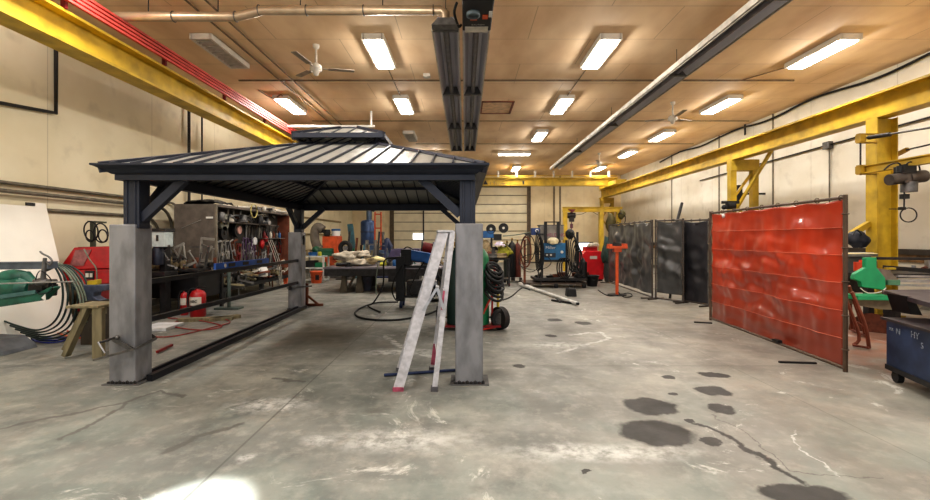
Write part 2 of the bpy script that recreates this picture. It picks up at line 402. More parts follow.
# wall pilasters & girts
trimg = M('seam_trim', (130, 122, 106), .8)
k = 0
for Y in (13.7, 16.6, 20.4):
    k += 1; struct(MB().box(WR-.03, WR, Y-.02, Y+.02, 1.2, HC).build('trim_%d' % k, trimg))
for xx in (X(554, YB), X(560, YB)):
    k += 1; struct(MB().box(xx-.05, xx+.05, YB-.05, YB, .2, HC).build('trim_%d' % k, M('grey_drop_pipe', (120, 108, 88), .6)))
k += 1; struct(MB().box(WR-.12, WR, 4, 26, 1.14, 1.26).build('trim_%d' % k, M('dark_rail', (70, 62, 54), .7)))
k += 1; struct(MB().box(WR-.07, WR, 4, 26, .98, 1.14).build('trim_%d' % k, M('dirty_ledge', (146, 112, 74), .8, var=.4)))
struct(MB().box(WL, WL+.02, 3, 27, 0, .14).build('baseboard_left', M('grey_skirting', (120, 116, 106), .8)))
struct(MB().box(WR-.02, WR, 3, 27, 0, .14).build('baseboard_right', M('grey_skirting', (120, 116, 106), .8)))
# left wall side door (sectional) far down
lm = MB()
for i in range(5): lm.box(WL, WL+.06, 17, 24.5, .9+i*.72, .98+i*.72)
k += 1; struct(lm.build('trim_%d' % k, M('left_girts', (150, 132, 96), .8)), 'horizontal wall rails')

# ================================================================== WALL PIPES
pipeg = M('painted_conduit', (120, 114, 100), .5, .3, .2, 6)
pipeb = M('black_iron_pipe', (44, 42, 42), .5, .3)
def wl(px, py, off=.06):
    Xp = WL+off; Y = Xp*F/(px-CX); return Vector((Xp, Y, Z(py, Y)))
def pipe(pts, r, m, label, name='pipe', cat='pipe', group=None, n=1, seg=8, straps=None):
    t = MB().tube(pts, r, seg, n).build(name, m); return tag(t, label, cat, group)
def bend_pipe(px_end, z, drop, off, r, label):
    xx = WL+off; Ye = xx*F/(px_end-CX)
    pts = [(xx, 3.4, z), (xx, Ye-.5, z)]
    for a in range(1, 7):
        t = a/6*PI/2; pts.append((xx, Ye-.5+.5*math.sin(t), z-.5+.5*math.cos(t)))
    pts.append((xx, Ye, drop)); return pipe(pts, r, pipeg, label, 'wall_conduit', 'pipe')
bend_pipe(183, 2.33, 1.2, .08, .028, 'uppermost grey pipe along the left wall, bending down by the tool cabinet')
bend_pipe(172, 2.20, 1.2, .14, .032, 'second grey pipe along the left wall, just under the uppermost one')
bend_pipe(160, 1.96, 1.2, .04, .03, 'lowest grey pipe along the left wall above the white sheet')
pipe([wl(-60, 92), wl(56, 113), wl(56, 40)], .03, pipeb, 'black L-shaped iron pipe high on the left wall', 'black_pipe')
pipe([wl(189, 108, .1), wl(189, 225, .1)], .035, pipeb, 'black vertical pipe on the left wall behind the gazebo roof', 'black_pipe')
pipe([wl(202, 112, .1), wl(202, 205, .1)], .02, pipeb, 'thin vertical conduit on the left wall right of the black pipe', 'conduit')
def wr(px, py, off=.05):
    Xp = WR-off; Y = Xp*F/(px-CX); return Vector((Xp, Y, Z(py, Y)))
pipe([wr(700, 180.5), wr(828, 145), wr(930, 117), wr(990, 100)], .02, pipeb, 'long dark cable running along the right wall through the box', 'conduit')
t = thing('junction_box', 'small grey junction box with a conduit dropping from it on right wall', 'box', wr(828, 146))
MB().box(WR-.12, WR, wr(828, 146).y-.1, wr(828, 146).y+.1, wr(828, 149).z, wr(828, 142).z).build('box_body', midsteel, t)
MB().tube([wr(829.5, 149, .04), wr(829.5, 205, .04)], .018, 6, 1).build('drop_conduit', pipeg, t)
pts = [wr(x, 238-.44*(x-CX)*.93+6*math.sin(x*.05)*((x-640)/300), .07) for x in range(660, 1000, 20)]
pts = [Vector((WR-.07, p.y, min(HC-.03, HC-.10+.06*math.sin(p.y*1.7)))) for p in pts]
pipe(pts, .03, rubber, 'black cable slung along the top of the right wall', 'ceiling_cable', 'cable', n=3)
pipe([wr(745, 122, .08), wr(745, 135, .08)], .03, pipeb, 'short black vertical pipe stub high on the right wall', 'pipe_stub')
t = thing('wall_bracket', 'short black vertical channel bracket on the right wall beside the yellow trestle', 'bracket', wr(764, 198))
Yb = wr(764, 188).y
MB().box(WR-.9, WR-.75, Yb-.02, Yb+.08, Z(197, 12.2), Z(177, 12.2)).build('upright', pipeb, t)
MB().box(WR-.9, WR, Yb, Yb+.06, Z(188, 12.2), Z(186, 12.2)).build('arm', pipeb, t)

# ================================================================== CRANE RUNWAYS
def ibeam(mb, x0, x1, y0, y1, z0, z1, tf=.04, tw=.03):
    xc = (x0+x1)/2
    return mb.box(x0, x1, y0, y1, z0, z0+tf).box(x0, x1, y0, y1, z1-tf, z1).box(xc-tw/2, xc+tw/2, y0, y1, z0+tf, z1-tf)
# left runway
t = thing('crane_runway', 'yellow steel crane runway beam high along the left wall', 'beam', (-5.6, 3, 4.17))
ibeam(MB(), -5.82, -5.46, 3.0, 26.5, 4.17, 4.63).build('beam', yellow, t)
mb = MB()
for y in (5, 9, 13, 17, 21, 25): MB().bar((WL, y, 4.95), (-5.7, y, 4.60), .08, .05).build('wall_arm', yellow, t)
condm = M('red_conductor', (226, 92, 84), .5, 0, .12, 4)
t2 = thing('conductor_rail', 'bundle of red crane conductor bars above the left yellow beam', 'conductor rail', (-5.55, 3, 4.72))
for i in range(4):
    xx = -5.40; zz = 4.74+.062*i
    MB().box(xx-.03, xx+.02, 3.0, 26.0, zz-.018, zz+.018).build('conductor_bar', condm, t2)
mb = MB()
for y in range(4, 26, 2): MB().box(-5.5, -5.43, y-.02, y+.02, 4.63, 4.95).build('hanger', redd, t2)
# right runway
BX0, BX1 = 7.85, 8.15
t = thing('crane_runway', 'yellow steel crane runway beam along the right wall carried on columns', 'beam', (8, 3, 3.8))
ibeam(MB(), BX0, BX1, 3.0, 25.8, 3.80, 4.28).build('beam', yellow, t)
mb = MB()
for y in (8.5, 12.9, 17.5, 22): mb.box(BX1, WR, y-.03, y+.03, 4.2, 4.26)
mb.build('wall_tie', yellow, t)
# near column
t = thing('column', 'tall yellow H-section column at the right wall carrying the jib arm', 'column', (8.05, 8.5, 0))
mb = MB(); mb.box(7.85, 7.875, 8.38, 8.62, 0, 3.8).box(8.225, 8.25, 8.38, 8.62, 0, 3.8).box(7.875, 8.225, 8.49, 8.51, 0, 3.8)
mb.build('shaft', yellow, t); MB().box(7.78, 8.32, 8.3, 8.7, 0, .03).build('base_plate', yellowd, t)
MB().bar((7.85, 8.55, 1.78), (6.9, 8.55, 1.22), .1, .1).build('knee_brace', yellow, t)
# trestle 2
def trestle(y, x0, x1, ztop, label, m, leg=.17):
    t = thing('trestle_column', label, 'column', ((x0+x1)/2, y, 0))
    for a in (x0, x1-leg):
        MB().box(a, a+leg, y-.09, y+.09, 0, ztop-.3).build('leg', m, t)
    MB().box(x0, x1, y-.12, y+.12, ztop-.32, ztop).build('head_box', m, t)
    mb = MB(); n = 4; zs = [i*(ztop-.3)/n for i in range(n+1)]
    for i in range(n):
        a, b = (x0+leg/2, x1-leg/2) if i % 2 else (x1-leg/2, x0+leg/2)
        mb.bar((a, y, zs[i]), (b, y, zs[i+1]), .06, .06)
    mb.build('lacing', m, t)
    return t
t = trestle(13.0, 7.8, 8.62, 3.8, 'yellow lattice trestle column under the right crane beam behind the screens', yellow)
MB().bar((7.98, 12.95, 2.35), (8.25, 11.85, 3.85), .07, .07).build('diagonal_strut', yellow, t)
trestle(25.2, 7.75, 8.5, 3.8, 'yellow lattice column under the far end of the right crane beam', yellowd)
# trestle hoist bracket (small black gear on trestle)
t = thing('small_hoist', 'small black hoist arm hooked on the yellow trestle above the red screen', 'hoist', (7.7, 12.6, 2.35))
MB().bar((7.35, 12.6, 2.52), (7.85, 12.6, 2.52), .05, .08).build('arm', black, t)
MB().cyl((7.5, 12.6, 2.42), (7.72, 12.6, 2.42), .1).ball((7.42, 12.6, 2.38), .07).build('motor', black, t)
# bridge crane
t = thing('bridge_crane', 'yellow bridge crane spanning the far end of the hall', 'crane', (1.2, 24, 4.2))
zb, zt = Z(186, 24), Z(176, 24)
ibx = MB(); ibx.box(-5.6, 8.3, 23.85, 24.15, zb, zb+.05).box(-5.6, 8.3, 23.85, 24.15, zt-.14, zt-.1).box(-5.6, 8.3, 23.98, 24.02, zb+.05, zt-.14)
ibx.build('bridge_girder', yellow, t)
MB().bar((-5.6, 24.1, zt+.02), (8.3, 24.1, zt+.02), .05, .05).build('conductor_pipe', yellow, t)
for i in range(14):
    xx = -5.2+i*1.0
    MB().box(xx-.05, xx+.05, 23.8, 23.86, zt-.1, zt+.25).build('stanchion', offwhite, t)
MB().box(7.75, 8.3, 22.6, 25.4, 4.29, 4.52).cyl((7.95, 22.9, 4.36), (8.1, 22.9, 4.36), .12).build('end_truck', yellow, t)
MB().box(-5.75, -5.5, 22.8, 25.2, 3.95, 4.17).build('end_truck', yellow, t)
MB().boxr((X(523, 24), 23.82, Z(183, 24)), (.1, .06, .18)).build('bolt_block', darksteel, t)
mb = MB(); c = W(485.5, 182.3, 23.82); mb.prism([(c.x-.13, c.z-.12), (c.x+.13, c.z-.12), (c.x, c.z+.12)], 'y', 23.8, 23.81); mb.build('warning_triangle', black, t)
text('lettering', '1 Tonne', .26, M('sign_grey', (96, 92, 84)), (X(489, 23.8), 23.80, Z(185, 23.8)), (1, 0, 0), (0, 0, 1), t)

# ================================================================== CEILING
lampm = M('lit_tube_diffuser', (255, 248, 236), .3, 0, .01, 3, emit=26.0)
lampo = M('unlit_diffuser', (200, 196, 188), .4, 0, .05, 3)
framem = M('fixture_frame', (222, 216, 204), .5, 0, .05, 4)
rows = {9.0: 'nearest row', 12.55: 'second row', 16.3: 'third row', 19.7: 'fourth row', 23.9: 'farthest row'}
cols = {-4.97: 'leftmost column', -1.74: 'column left of the twin heater', 2.75: 'column right of the twin heater', 7.27: 'column by the right wall'}
def fixture(x, y, lit, label, rot=False, L=1.42, Wd=.36):
    t = thing('ceiling_light', label, 'light', (x, y, HC-.12), PI/2 if rot else 0, 'ceiling lights')
    a, b = Wd/2, L/2
    MB().box(-a, a, -b, b, .07, .12).build('housing', framem, t, local=True)
    mb = MB().box(-a-.03, -a+.015, -b-.02, b+.02, .0, .11).box(a-.015, a+.03, -b-.02, b+.02, .0, .11).box(-a, a, -b-.02, -b+.02, .0, .11).box(-a, a, b-.02, b+.02, .0, .11)
    mb.build('rim', framem, t, local=True)
    if lit: MB().box(-a+.02, a-.02, -b+.03, b-.03, -.02, .06).build('diffuser', lampm, t, local=True)
    else:
        mb = MB()
        for i in range(12): mb.box(-a+.02, a-.02, -b+.08+i*.11, -b+.10+i*.11, .0, .05)
        mb.build('louvre', offwhite, t, local=True)
        mb = MB()
        for q in (-.09, 0, .09): mb.cyl((q, -b+.05, .045), (q, b-.05, .045), .016)
        mb.build('tube', lampo, t, local=True)
    if lit:
        li = bpy.data.lights.new('tube_glow', 'AREA'); li.shape = 'RECTANGLE'; li.size = Wd; li.size_y = L; li.energy = POWER*.75; li.color = (1, .965, .915)
        lo = bpy.data.objects.new('tube_glow', li); COL.objects.link(lo); lo.location = (x, y, HC-.16); lo.rotation_euler = (0, 0, PI/2 if rot else 0)
        for k_ in (-.4, .4):
            li = bpy.data.lights.new('tube_halo', 'POINT'); li.energy = POWER*.32; li.color = (1, .95, .89); li.shadow_soft_size = .04
            lo = bpy.data.objects.new('tube_halo', li); COL.objects.link(lo); lo.location = (x+(k_ if rot else 0), y+(0 if rot else k_), HC-.24)
POWER = 62
for r in rows:
    for c in cols:
        if (r, c) == (19.7, -4.97) or (r, c) == (23.9, -4.97) or (r, c) == (23.9, -1.74): continue
        lit = not ((r, c) in ((9.0, -4.97), (16.3, -1.74)))
        rot = (r == 19.7 and c in (-1.74, 2.75))
        xx = {(16.3, -1.74): -2.03, (19.7, 2.75): 2.2}.get((r, c), c)
        if (r, c) == (16.3, -4.97): continue
        s = 'unlit louvred ceiling light' if not lit else ('lit white ceiling light turned crosswise' if rot else 'lit white fluorescent ceiling light')
        fixture(xx, r, lit, '%s, %s, %s' % (s, rows[r], cols[c]), rot, L=(1.0 if not lit and r > 10 else 1.42))
# unseen fixtures nearer than the frame keep the foreground lit
for c in (-4.97, -1.74, 2.75, 7.27):
    for r in (5.4, 1.8, -1.5):
        li = bpy.data.lights.new('tube_glow', 'AREA'); li.shape = 'RECTANGLE'; li.size = .36; li.size_y = 1.42; li.energy = POWER*1.35; li.color = (1, .97, .93)
        lo = bpy.data.objects.new('tube_glow', li); COL.objects.link(lo); lo.location = (c, r, HC-.16)
        li = bpy.data.lights.new('tube_halo', 'POINT'); li.energy = POWER*.5; li.color = (1, .95, .89); li.shadow_soft_size = .04
        lo = bpy.data.objects.new('tube_halo', li); COL.objects.link(lo); lo.location = (c, r, HC-.3)
# fans
fanm = M('fan_white', (214, 206, 192), .5)
def fan(x, y, rz, label):
    t = thing('ceiling_fan', label, 'fan', (x, y, HC), rz, 'ceiling fans')
    MB().cyl((0, 0, 0), (0, 0, -.42), .022).lathe([(.07, 0), (.06, -.06), (.02, -.09)], (0, 0, 0)).build('downrod', fanm, t, local=True)
    MB().lathe([(.03, -.36), (.11, -.41), (.12, -.5), (.06, -.54), (.05, -.6), (.02, -.62)], (0, 0, 0)).build('motor', fanm, t, local=True)
    for k in range(3):
        a = 2*PI*k/3; d = Vector((math.cos(a), math.sin(a), 0)); p = Vector((-d.y, d.x, 0))
        mb = MB().bar(d*.1+Vector((0, 0, -.46)), d*.26+Vector((0, 0, -.46)), .03, .015)
        mb.bar(d*.24+Vector((0, 0, -.46)), d*.74+Vector((0, 0, -.44)), .12, .012)
        mb.build('blade', M('fan_blade', (158, 146, 132), .5), t, local=True)
fan(-2.98, 8.8, .3, 'white three-blade ceiling fan, nearest, above the gazebo'); fan(5.9, 12.5, .5, 'white three-blade ceiling fan, second, between the right hand lights')
fan(6.1, 20.0, .1, 'farthest ceiling fan, in front of the last light on the right')
# twin tube heater
reflm = M('heater_reflector', (205, 203, 212), .45, .1, .15, 3, stretch=(1, .1, 1))
refle = M('heater_edge', (196, 188, 176), .4, .3)
def heater(x, y0, y1, z, label, ends, w=.42, h=.2, flip=0, tilt=0, burner=False, cap=True):
    t = thing('tube_heater', label, 'heater', (x, y0, z))
    mb = MB(); pr = [(-w/2, 0), (-w/2+.02, 0), (-w*.28, h-.02), (w*.28, h-.02), (w/2-.02, 0), (w/2, 0), (w*.3, h), (-w*.3, h)]
    mb.prism([(x+a, z+b) for a, b in pr], 'y', y0, y1); mb.build('reflector', reflm, t)
    MB().cyl((x, y0, z+.07), (x, y1, z+.07), .05, seg=14).build('radiant_tube', M('heater_tube', (110, 108, 114), .4, .3), t)
    MB().box(x-w/2-.012, x-w/2+.004, y0, y1, z-.03, z+.03).build('edge_strip', refle, t); MB().box(x+w/2-.004, x+w/2+.012, y0, y1, z-.03, z+.03).build('edge_strip', refle, t)
    for e in ends:
        mb = MB().prism([(x-w/2, z-.01), (x+w/2, z-.01), (x+w*.3, z+h), (x-w*.3, z+h)], 'y', e-.03, e+.03); mb.build('tube_support', midsteel, t)
    mb = MB()
    for e in [y0+.4]+list(ends): mb.cyl((x, e, z+h), (x, e, HC), .006, seg=6)
    mb.build('hanger_rod', darksteel, t)
    return t
zh = 4.82
th = heater(-.31, 7.0, 16.8, zh, 'left tube of the twin black radiant heater, joined to the silver flue', (7.05, 10.2, 13.4, 16.75))
MB().lathe([(.05, 0), (.15, -.05), (.21, -.12), (.21, -.2)], (-.31, 6.9, zh+.09), (0, -1, 0)).build('end_housing', midsteel, th) if False else None
MB().prism([(-.52, zh-.01), (-.1, zh-.01), (-.2, zh+.1), (-.42, zh+.1)], 'y', 6.82, 7.0).build('end_cap', midsteel, th)
tr = heater(.18, 7.0, 16.8, zh, 'right tube of the twin black radiant heater with the burner box', (10.2, 13.4, 16.75))
MB().box(-.04, .41, 6.1, 7.02, zh-.02, zh+.30).build('burner_box', black, tr, bevel=.02)
MB().box(0, .36, 6.97, 7.035, zh-.035, zh+.0).box(.0, .36, 6.86, 6.98, zh-.032, zh-.022).build('rating_label', offwhite, tr)
MB().lathe([(.1, 0), (.1, -.05), (.07, -.06), (.07, -.02)], (.12, 6.45, zh-.02), (0, 0, 1), 20).build('fan_inlet', M('inlet_grey', (96, 110, 116), .5), tr)
MB().box(.26, .34, 6.5, 6.62, zh-.03, zh-.02).box(.08, .18, 6.62, 6.66, zh-.03, zh-.02).build('warning_label', orange, tr)
MB().box(.35, .4, 6.4, 6.55, zh-.035, zh-.02).build('switch_cover', white, tr)
text('lettering', 'CAUTION', .045, refle, (.10, 6.82, zh-.022), (1, 0, 0), (0, -1, 0), tr)
MB().tube([(-.12, 6.4, zh+.1), (-.16, 6.6, zh+.05), (-.1, 6.9, zh), (-.06, 6.95, zh+.05)], .02, 6).build('gas_hose', rubber, tr)
zf = Z(12, 7.0)
t = thing('flue_pipe', 'silver flue pipe running left under the ceiling from the twin heater', 'pipe', (-.33, 6.9, zf))
pts = [(-.31, 6.95, zh+.1), (-.31, 6.93, zf-.06), (-.38, 6.95, zf), (-3.2, 6.95, zf), (-3.6, 6.95, zf-.1), (-5.62, 6.95, zf-.1)]
MB().tube(pts, .072, 12, 1).build('duct', M('flue_silver', (186, 166, 140), .35, .5, .1, 6), t)
mb = MB()
for xx in (-.5, -1.6, -2.5, -3.25, -3.62, -4.6): mb.ring((xx, 6.95, zf if xx > -3.4 else zf-.1), .078, .008, (1, 0, 0))
mb.build('joint_band', midsteel, t)
mb = MB()
for xx in (-1.3, -2.6, -3.9, -5.0): mb.cyl((xx, 6.95, zf-.05), (xx, 6.95, HC), .008, seg=6)
mb.build('hanger_rod', darksteel, t)
t = heater(4.33, 2.5, 21.2, 4.82, 'long black tube heater with white edge on the right half of ceiling', (6.1, 9.0, 13, 17), w=.40, h=.1)
MB().bar((4.10, 2.5, 4.86), (4.10, 21.2, 4.86), .02, .10).build('side_flange', M('heater_white_flank', (206, 200, 188), .5), t)
# ceiling conduits
cond = M('ceiling_conduit', (120, 98, 72), .6)
def cpipe(p0, p1, r, label): return pipe([p0, p1], r, cond, label, 'ceiling_conduit', 'conduit', None, 1, 6)
cz = HC-.03
cpipe((-4.5, 4, cz), (-4.5, 15, cz), .016, 'thin ceiling conduit running lengthwise, outer of the pair above the gazebo')
cpipe((-4.18, 4, cz), (-4.18, 15, cz), .016, 'thin ceiling conduit running lengthwise, inner of the pair above the gazebo')
cpipe((-5.5, 10.7, cz), (8.0, 10.7, cz), .02, 'thin conduit crossing the ceiling just past the nearest lights')
cpipe((-5.0, 14.4, cz), (9.3, 14.4, cz), .014, 'thin conduit crossing the ceiling behind the second row of lights')
cpipe((-2, 17.9, cz), (9.3, 17.9, cz), .014, 'thin conduit crossing the ceiling between third and fourth light rows')
cpipe((-1.74, 9.8, cz), (-1.74, 11.8, cz), .012, 'short conduit joining two lights left of the twin heater')
cpipe((2.75, 9.8, cz), (2.75, 11.8, cz), .012, 'short conduit joining two lights right of the twin heater')
cpipe((7.27, 9.8, cz), (6.7, 10.7, cz), .012, 'short conduit from the nearest right light to the cross conduit')
t = thing('white_pipe', 'white pipe slung under the ceiling behind the gazebo top, with a drop', 'pipe', (-4, 13.4, 4.9))
MB().cyl((-5.4, 13.4, 4.9), (-2.75, 13.4, 4.9), .04).build('run', white, t); MB().cyl((-2.86, 13.4, 4.9), (-2.86, 13.4, HC), .035).build('drop', white, t)
t = thing('ceiling_hatch', 'square framed hatch in the ceiling right of the twin heater', 'hatch', (.9, 12.9, HC))
hx0, hx1, hy0, hy1 = .45, 1.4, 12.4, 13.6
MB().box(hx0, hx1, hy0, hy0+.06, HC-.03, HC).box(hx0, hx1, hy1-.06, hy1, HC-.03, HC).box(hx0, hx0+.06, hy0, hy1, HC-.03, HC).box(hx1-.06, hx1, hy0, hy1, HC-.03, HC).build('frame', brown, t)
MB().box(hx0+.06, hx1-.06, hy0+.06, hy1-.06, HC-.012, HC).build('panel', M('hatch_ply', (232, 198, 158), .8), t)
tag(MB().box(-.98, -.82, 10.3, 10.45, HC-.07, HC).cyl((-.9, 10.37, HC-.07), (-.9, 10.37, HC-.09), .05).build('smoke_detector', offwhite), 'small white detector on the ceiling left of the twin heater', 'detector')
tag(MB().tube([(-5.35, 11.4, cz), (-5.2, 11.9, cz-.05), (-4.9, 11.7, cz-.02), (-4.97, 12.0, cz)], .016).build('light_cable', cond), 'loop of cable feeding the leftmost lit ceiling light', 'cable')
tag(MB().box(4.2, 4.34, 19, 21.6, 5.05, 5.13).build('hanging_conduit', M('grey_tube', (150, 136, 118))), 'pale strip hanging under the ceiling left of the far black heater end', 'strip') if False else None

# fill daylight from the open front of the hall behind the camera
w_ = bpy.data.worlds.new('daylight'); SC.world = w_; w_.use_nodes = True
bg = w_.node_tree.nodes['Background']; bg.inputs[0].default_value = (.93, .96, 1, 1); bg.inputs[1].default_value = .9
sp = bpy.data.lights.new('sun_patch', 'SPOT'); sp.energy = 9000; sp.spot_size = .17; sp.spot_blend = .35; sp.shadow_soft_size = .02
so = bpy.data.objects.new('sun_patch', sp); COL.objects.link(so); so.location = (-1.9, -1.5, 3.4)
so.rotation_euler = (Vector((-1.54, 2.13, 0)) - Vector(so.location)).to_track_quat('-Z', 'Y').to_euler()
cam = bpy.data.cameras.new('camera'); co = bpy.data.objects.new('camera', cam); COL.objects.link(co)
cam.sensor_width = 36; cam.lens = 36*F/930; cam.shift_y = -(250-CY)/930; cam.clip_start = .05
co.location = (0, 0, H); co.rotation_euler = (PI/2, 0, 0); SC.camera = co
SC.view_settings.view_transform = 'Standard'; SC.view_settings.look = 'Medium High Contrast'; SC.view_settings.exposure = -0.2
SC.cycles.max_bounces = 6; SC.cycles.diffuse_bounces = 4; SC.cycles.glossy_bounces = 3; SC.cycles.caustics_reflective = False; SC.cycles.caustics_refractive = False
SC.cycles.sample_clamp_indirect = 4
# ================================================================== GAZEBO
GX0, GX1, GY0, GY1 = -3.70, .23, 4.38, 9.62
g = thing('gazebo', 'charcoal metal hardtop gazebo with two-tier ribbed roof standing on the floor', 'gazebo', ((GX0+GX1)/2, (GY0+GY1)/2, 0))
zE = 2.235
def slv(x0, x1, y0, y1, top):
    m = steel_grey
    MB().box(x0, x1, y0, y1, 0.012, top).build('post_sleeve', m, g, bevel=.012)
    MB().box(x0-.05, x1+.06, y0-.03, y1+.05, 0, .01).build('base_plate', M('plate_grey', (96, 95, 94), .6, .3), g)
    mb = MB(); [mb.ball((x0+(x1-x0)*k_/7, y0-.003, .02), .02, (1, .3, .8+.5*(k_ % 2)), 6) for k_ in range(8)]; mb.build('weld_bead', darksteel, g)
LX = (-3.645, -3.375); RX = (-.10, .185)
for (x0, x1), (pa, pb) in ((LX, (-3.52, -3.355)), (RX, (-.055, .107))):
    slv(x0, x1, 4.50, 4.75, 1.64 if x0 < -1 else 1.65)
    MB().box(pa, pb, 4.53, 4.69, 1.6, 2.12).box(pa+.03, pa+.05, 4.52, 4.53, 1.64, 2.1).box(pb-.05, pb-.03, 4.52, 4.53, 1.64, 2.1).build('post', charcoal, g, bevel=.008)
for (x0, x1), (pa, pb) in (((-3.69, -3.41), (-3.58, -3.42)), (RX, (-.055, .107))):
    slv(x0, x1, 9.17, 9.42, 1.62)
    MB().box(pa, pb, 9.2, 9.36, 1.58, 2.12).build('post', charcoal, g, bevel=.008)
# beams with stepped profile
def beam(p0, p1, out, name='beam'):
    # out: outward unit vector
    mb = MB(); p0 = Vector(p0); p1 = Vector(p1); o = Vector(out)
    for (a, b, c, d) in ((0, .10, 2.09, 2.145), (.012, .10, 2.145, 2.20)):
        lo = [(p0+o*(-a)), (p0+o*(-b)), (p1+o*(-b)), (p1+o*(-a))]
        vs = [Vector((q.x, q.y, c)) for q in lo]+[Vector((q.x, q.y, d)) for q in lo]
        mb.add(vs, [(0,1,2,3),(4,7,6,5),(0,4,5,1),(1,5,6,2),(2,6,7,3),(3,7,4,0)])
    return mb.build(name, charcoal, g)
bx0, bx1, by0, by1 = -3.56, .10, 4.47, 9.5
beam((bx0, by0, 0), (bx1, by0, 0), (0, -1, 0)); beam((bx0, by1, 0), (bx1, by1, 0), (0, 1, 0))
beam((bx0, by0+.1, 0), (bx0, by1-.1, 0), (-1, 0, 0)); beam((bx1, by0+.1, 0), (bx1, by1-.1, 0), (1, 0, 0))
# gutters: swept crown profile (offset outward d, z)
prof = [(0, 2.15), (.02, 2.15), (.05, 2.17), (.075, 2.19), (.12, 2.215), (.14, 2.222), (.14, 2.24), (.02, 2.24), (0, 2.24)]
bc = [(bx0, by0), (bx1, by0), (bx1, by1), (bx0, by1)]
dg_ = [(-1, -1), (1, -1), (1, 1), (-1, 1)]
for k in range(4):
    a, b = bc[k], bc[(k+1) % 4]; da, db = dg_[k], dg_[(k+1) % 4]; n = len(prof)
    vs = [Vector((a[0]+da[0]*d, a[1]+da[1]*d, z)) for d, z in prof] + [Vector((b[0]+db[0]*d, b[1]+db[1]*d, z)) for d, z in prof]
    MB().add(vs, [(i, (i+1) % n, n+(i+1) % n, n+i) for i in range(n)]+[tuple(range(n)), tuple(range(n, 2*n))]).build('gutter', charcoal, g)
# roof tiers
def roof(x0, x1, y0, y1, z0, tx0, tx1, ty0, ty1, z1, sp, thick=.018, rib=.025):
    E = [Vector((x0, y0, z0)), Vector((x1, y0, z0)), Vector((x1, y1, z0)), Vector((x0, y1, z0))]
    T = [Vector((tx0, ty0, z1)), Vector((tx1, ty0, z1)), Vector((tx1, ty1, z1)), Vector((tx0, ty1, z1))]
    for k in range(4):
        a, b, c, d = E[k], E[(k+1) % 4], T[(k+1) % 4], T[k]
        nrm = (b-a).cross(d-a).normalized(); mb = MB()
        lo = [q - nrm*thick for q in (a, b, c, d)]
        mb.add([a, b, c, d]+lo, [(0,1,2,3),(4,7,6,5),(0,4,5,1),(1,5,6,2),(2,6,7,3),(3,7,4,0)])
        pan = mb.build('roof_panel', roofmat, g)
        u = (b-a); Lh = u.length; u.normalize(); up = (d - a); up = up - u*up.dot(u); H_ = up.length; up.normalize()
        td = (d-a).dot(u); tcx = (c-a).dot(u)
        mb = MB(); s = sp*.5
        while s < Lh:
            h = H_
            if s < td: h = H_*s/td
            elif s > tcx: h = H_*(Lh-s)/(Lh-tcx)
            if h > .03:
                p = a+u*s
                mb.bar(p+nrm*rib*.5, p+up*h+nrm*rib*.5, .016, rib, nrm)
                mb.bar(p-nrm*(thick+.008), p+up*h-nrm*(thick+.008), .02, .016, nrm)
            s += sp
        mb.build('standing_seam', charcoal, pan)
        MB().bar(a+nrm*.012, d+nrm*.012, .05, .035, nrm).build('hip_cap', charcoal, pan)
        MB().bar(a-Vector((0, 0, .05)), d-Vector((0, 0, .05)), .045, .06).build('hip_rafter', charcoal, g)
ux, uy = -1.735, 6.99
roof(GX0+.03, GX1-.03, GY0+.03, GY1-.03, 2.235, ux-.42, ux+.42, uy-.78, uy+.78, 2.835, .215)
# purlins under the slopes and rim of upper opening
for k, t_ in enumerate((.5,)):
    z = 2.235+.6*t_-.06
    xa = GX0+(ux-.42-GX0)*t_; xb = GX1+(ux+.42-GX1)*t_; ya = GY0+(uy-.78-GY0)*t_; yb = GY1+(uy+.78-GY1)*t_
    for p, q in (((xa, ya), (xb, ya)), ((xb, ya), (xb, yb)), ((xb, yb), (xa, yb)), ((xa, yb), (xa, ya))):
        MB().bar((*p, z), (*q, z), .04, .05).build('purlin', charcoal, g)
MB().box(ux-.46, ux-.40, uy-.82, uy+.82, 2.78, 2.84).box(ux+.40, ux+.46, uy-.82, uy+.82, 2.78, 2.84).box(ux-.46, ux+.46, uy-.82, uy-.76, 2.78, 2.84).box(ux-.46, ux+.46, uy+.76, uy+.82, 2.78, 2.84).build('roof_ring', charcoal, g)
for sx in (-1, 1):
    for sy in (-1, 0, 1):
        MB().bar((ux+sx*.43, uy+sy*.7, 2.8), (ux+sx*.5, uy+sy*.78, 2.95), .04, .04).build('vent_strut', charcoal, g)
cx0, cx1, cy0, cy1 = ux-.62, ux+.62, uy-.98, uy+.98
roof(cx0, cx1, cy0, cy1, 2.925, ux-.13, ux+.13, uy-.42, uy+.42, 3.14, .21, rib=.015)
MB().box(ux-.14, ux+.14, uy-.43, uy+.43, 3.125, 3.155).build('ridge_cap', charcoal, g)
for p, q in (((cx0, cy0), (cx1, cy0)), ((cx1, cy0), (cx1, cy1)), ((cx1, cy1), (cx0, cy1)), ((cx0, cy1), (cx0, cy0))):
    MB().bar((*p, 2.905), (*q, 2.905), .03, .065).build('vent_fascia', charcoal, g)
# knee braces
def brace(a, b): MB().bar(a, b, .075, .085).build('knee_brace', charcoal, g)
brace((-3.37, 4.6, 1.70), (-2.92, 4.6, 2.12)); brace((-.05, 4.6, 1.74), (-.46, 4.6, 2.12))
brace((-3.44, 4.68, 1.72), (-3.5, 5.15, 2.12)); brace((.03, 4.68, 1.72), (.03, 5.15, 2.12))
brace((-3.42, 9.28, 1.72), (-2.98, 9.28, 2.12)); brace((-.05, 9.28, 1.72), (-.5, 9.28, 2.12))
brace((-3.5, 9.2, 1.72), (-3.5, 8.7, 2.12)); brace((.03, 9.2, 1.72), (.03, 8.7, 2.12))
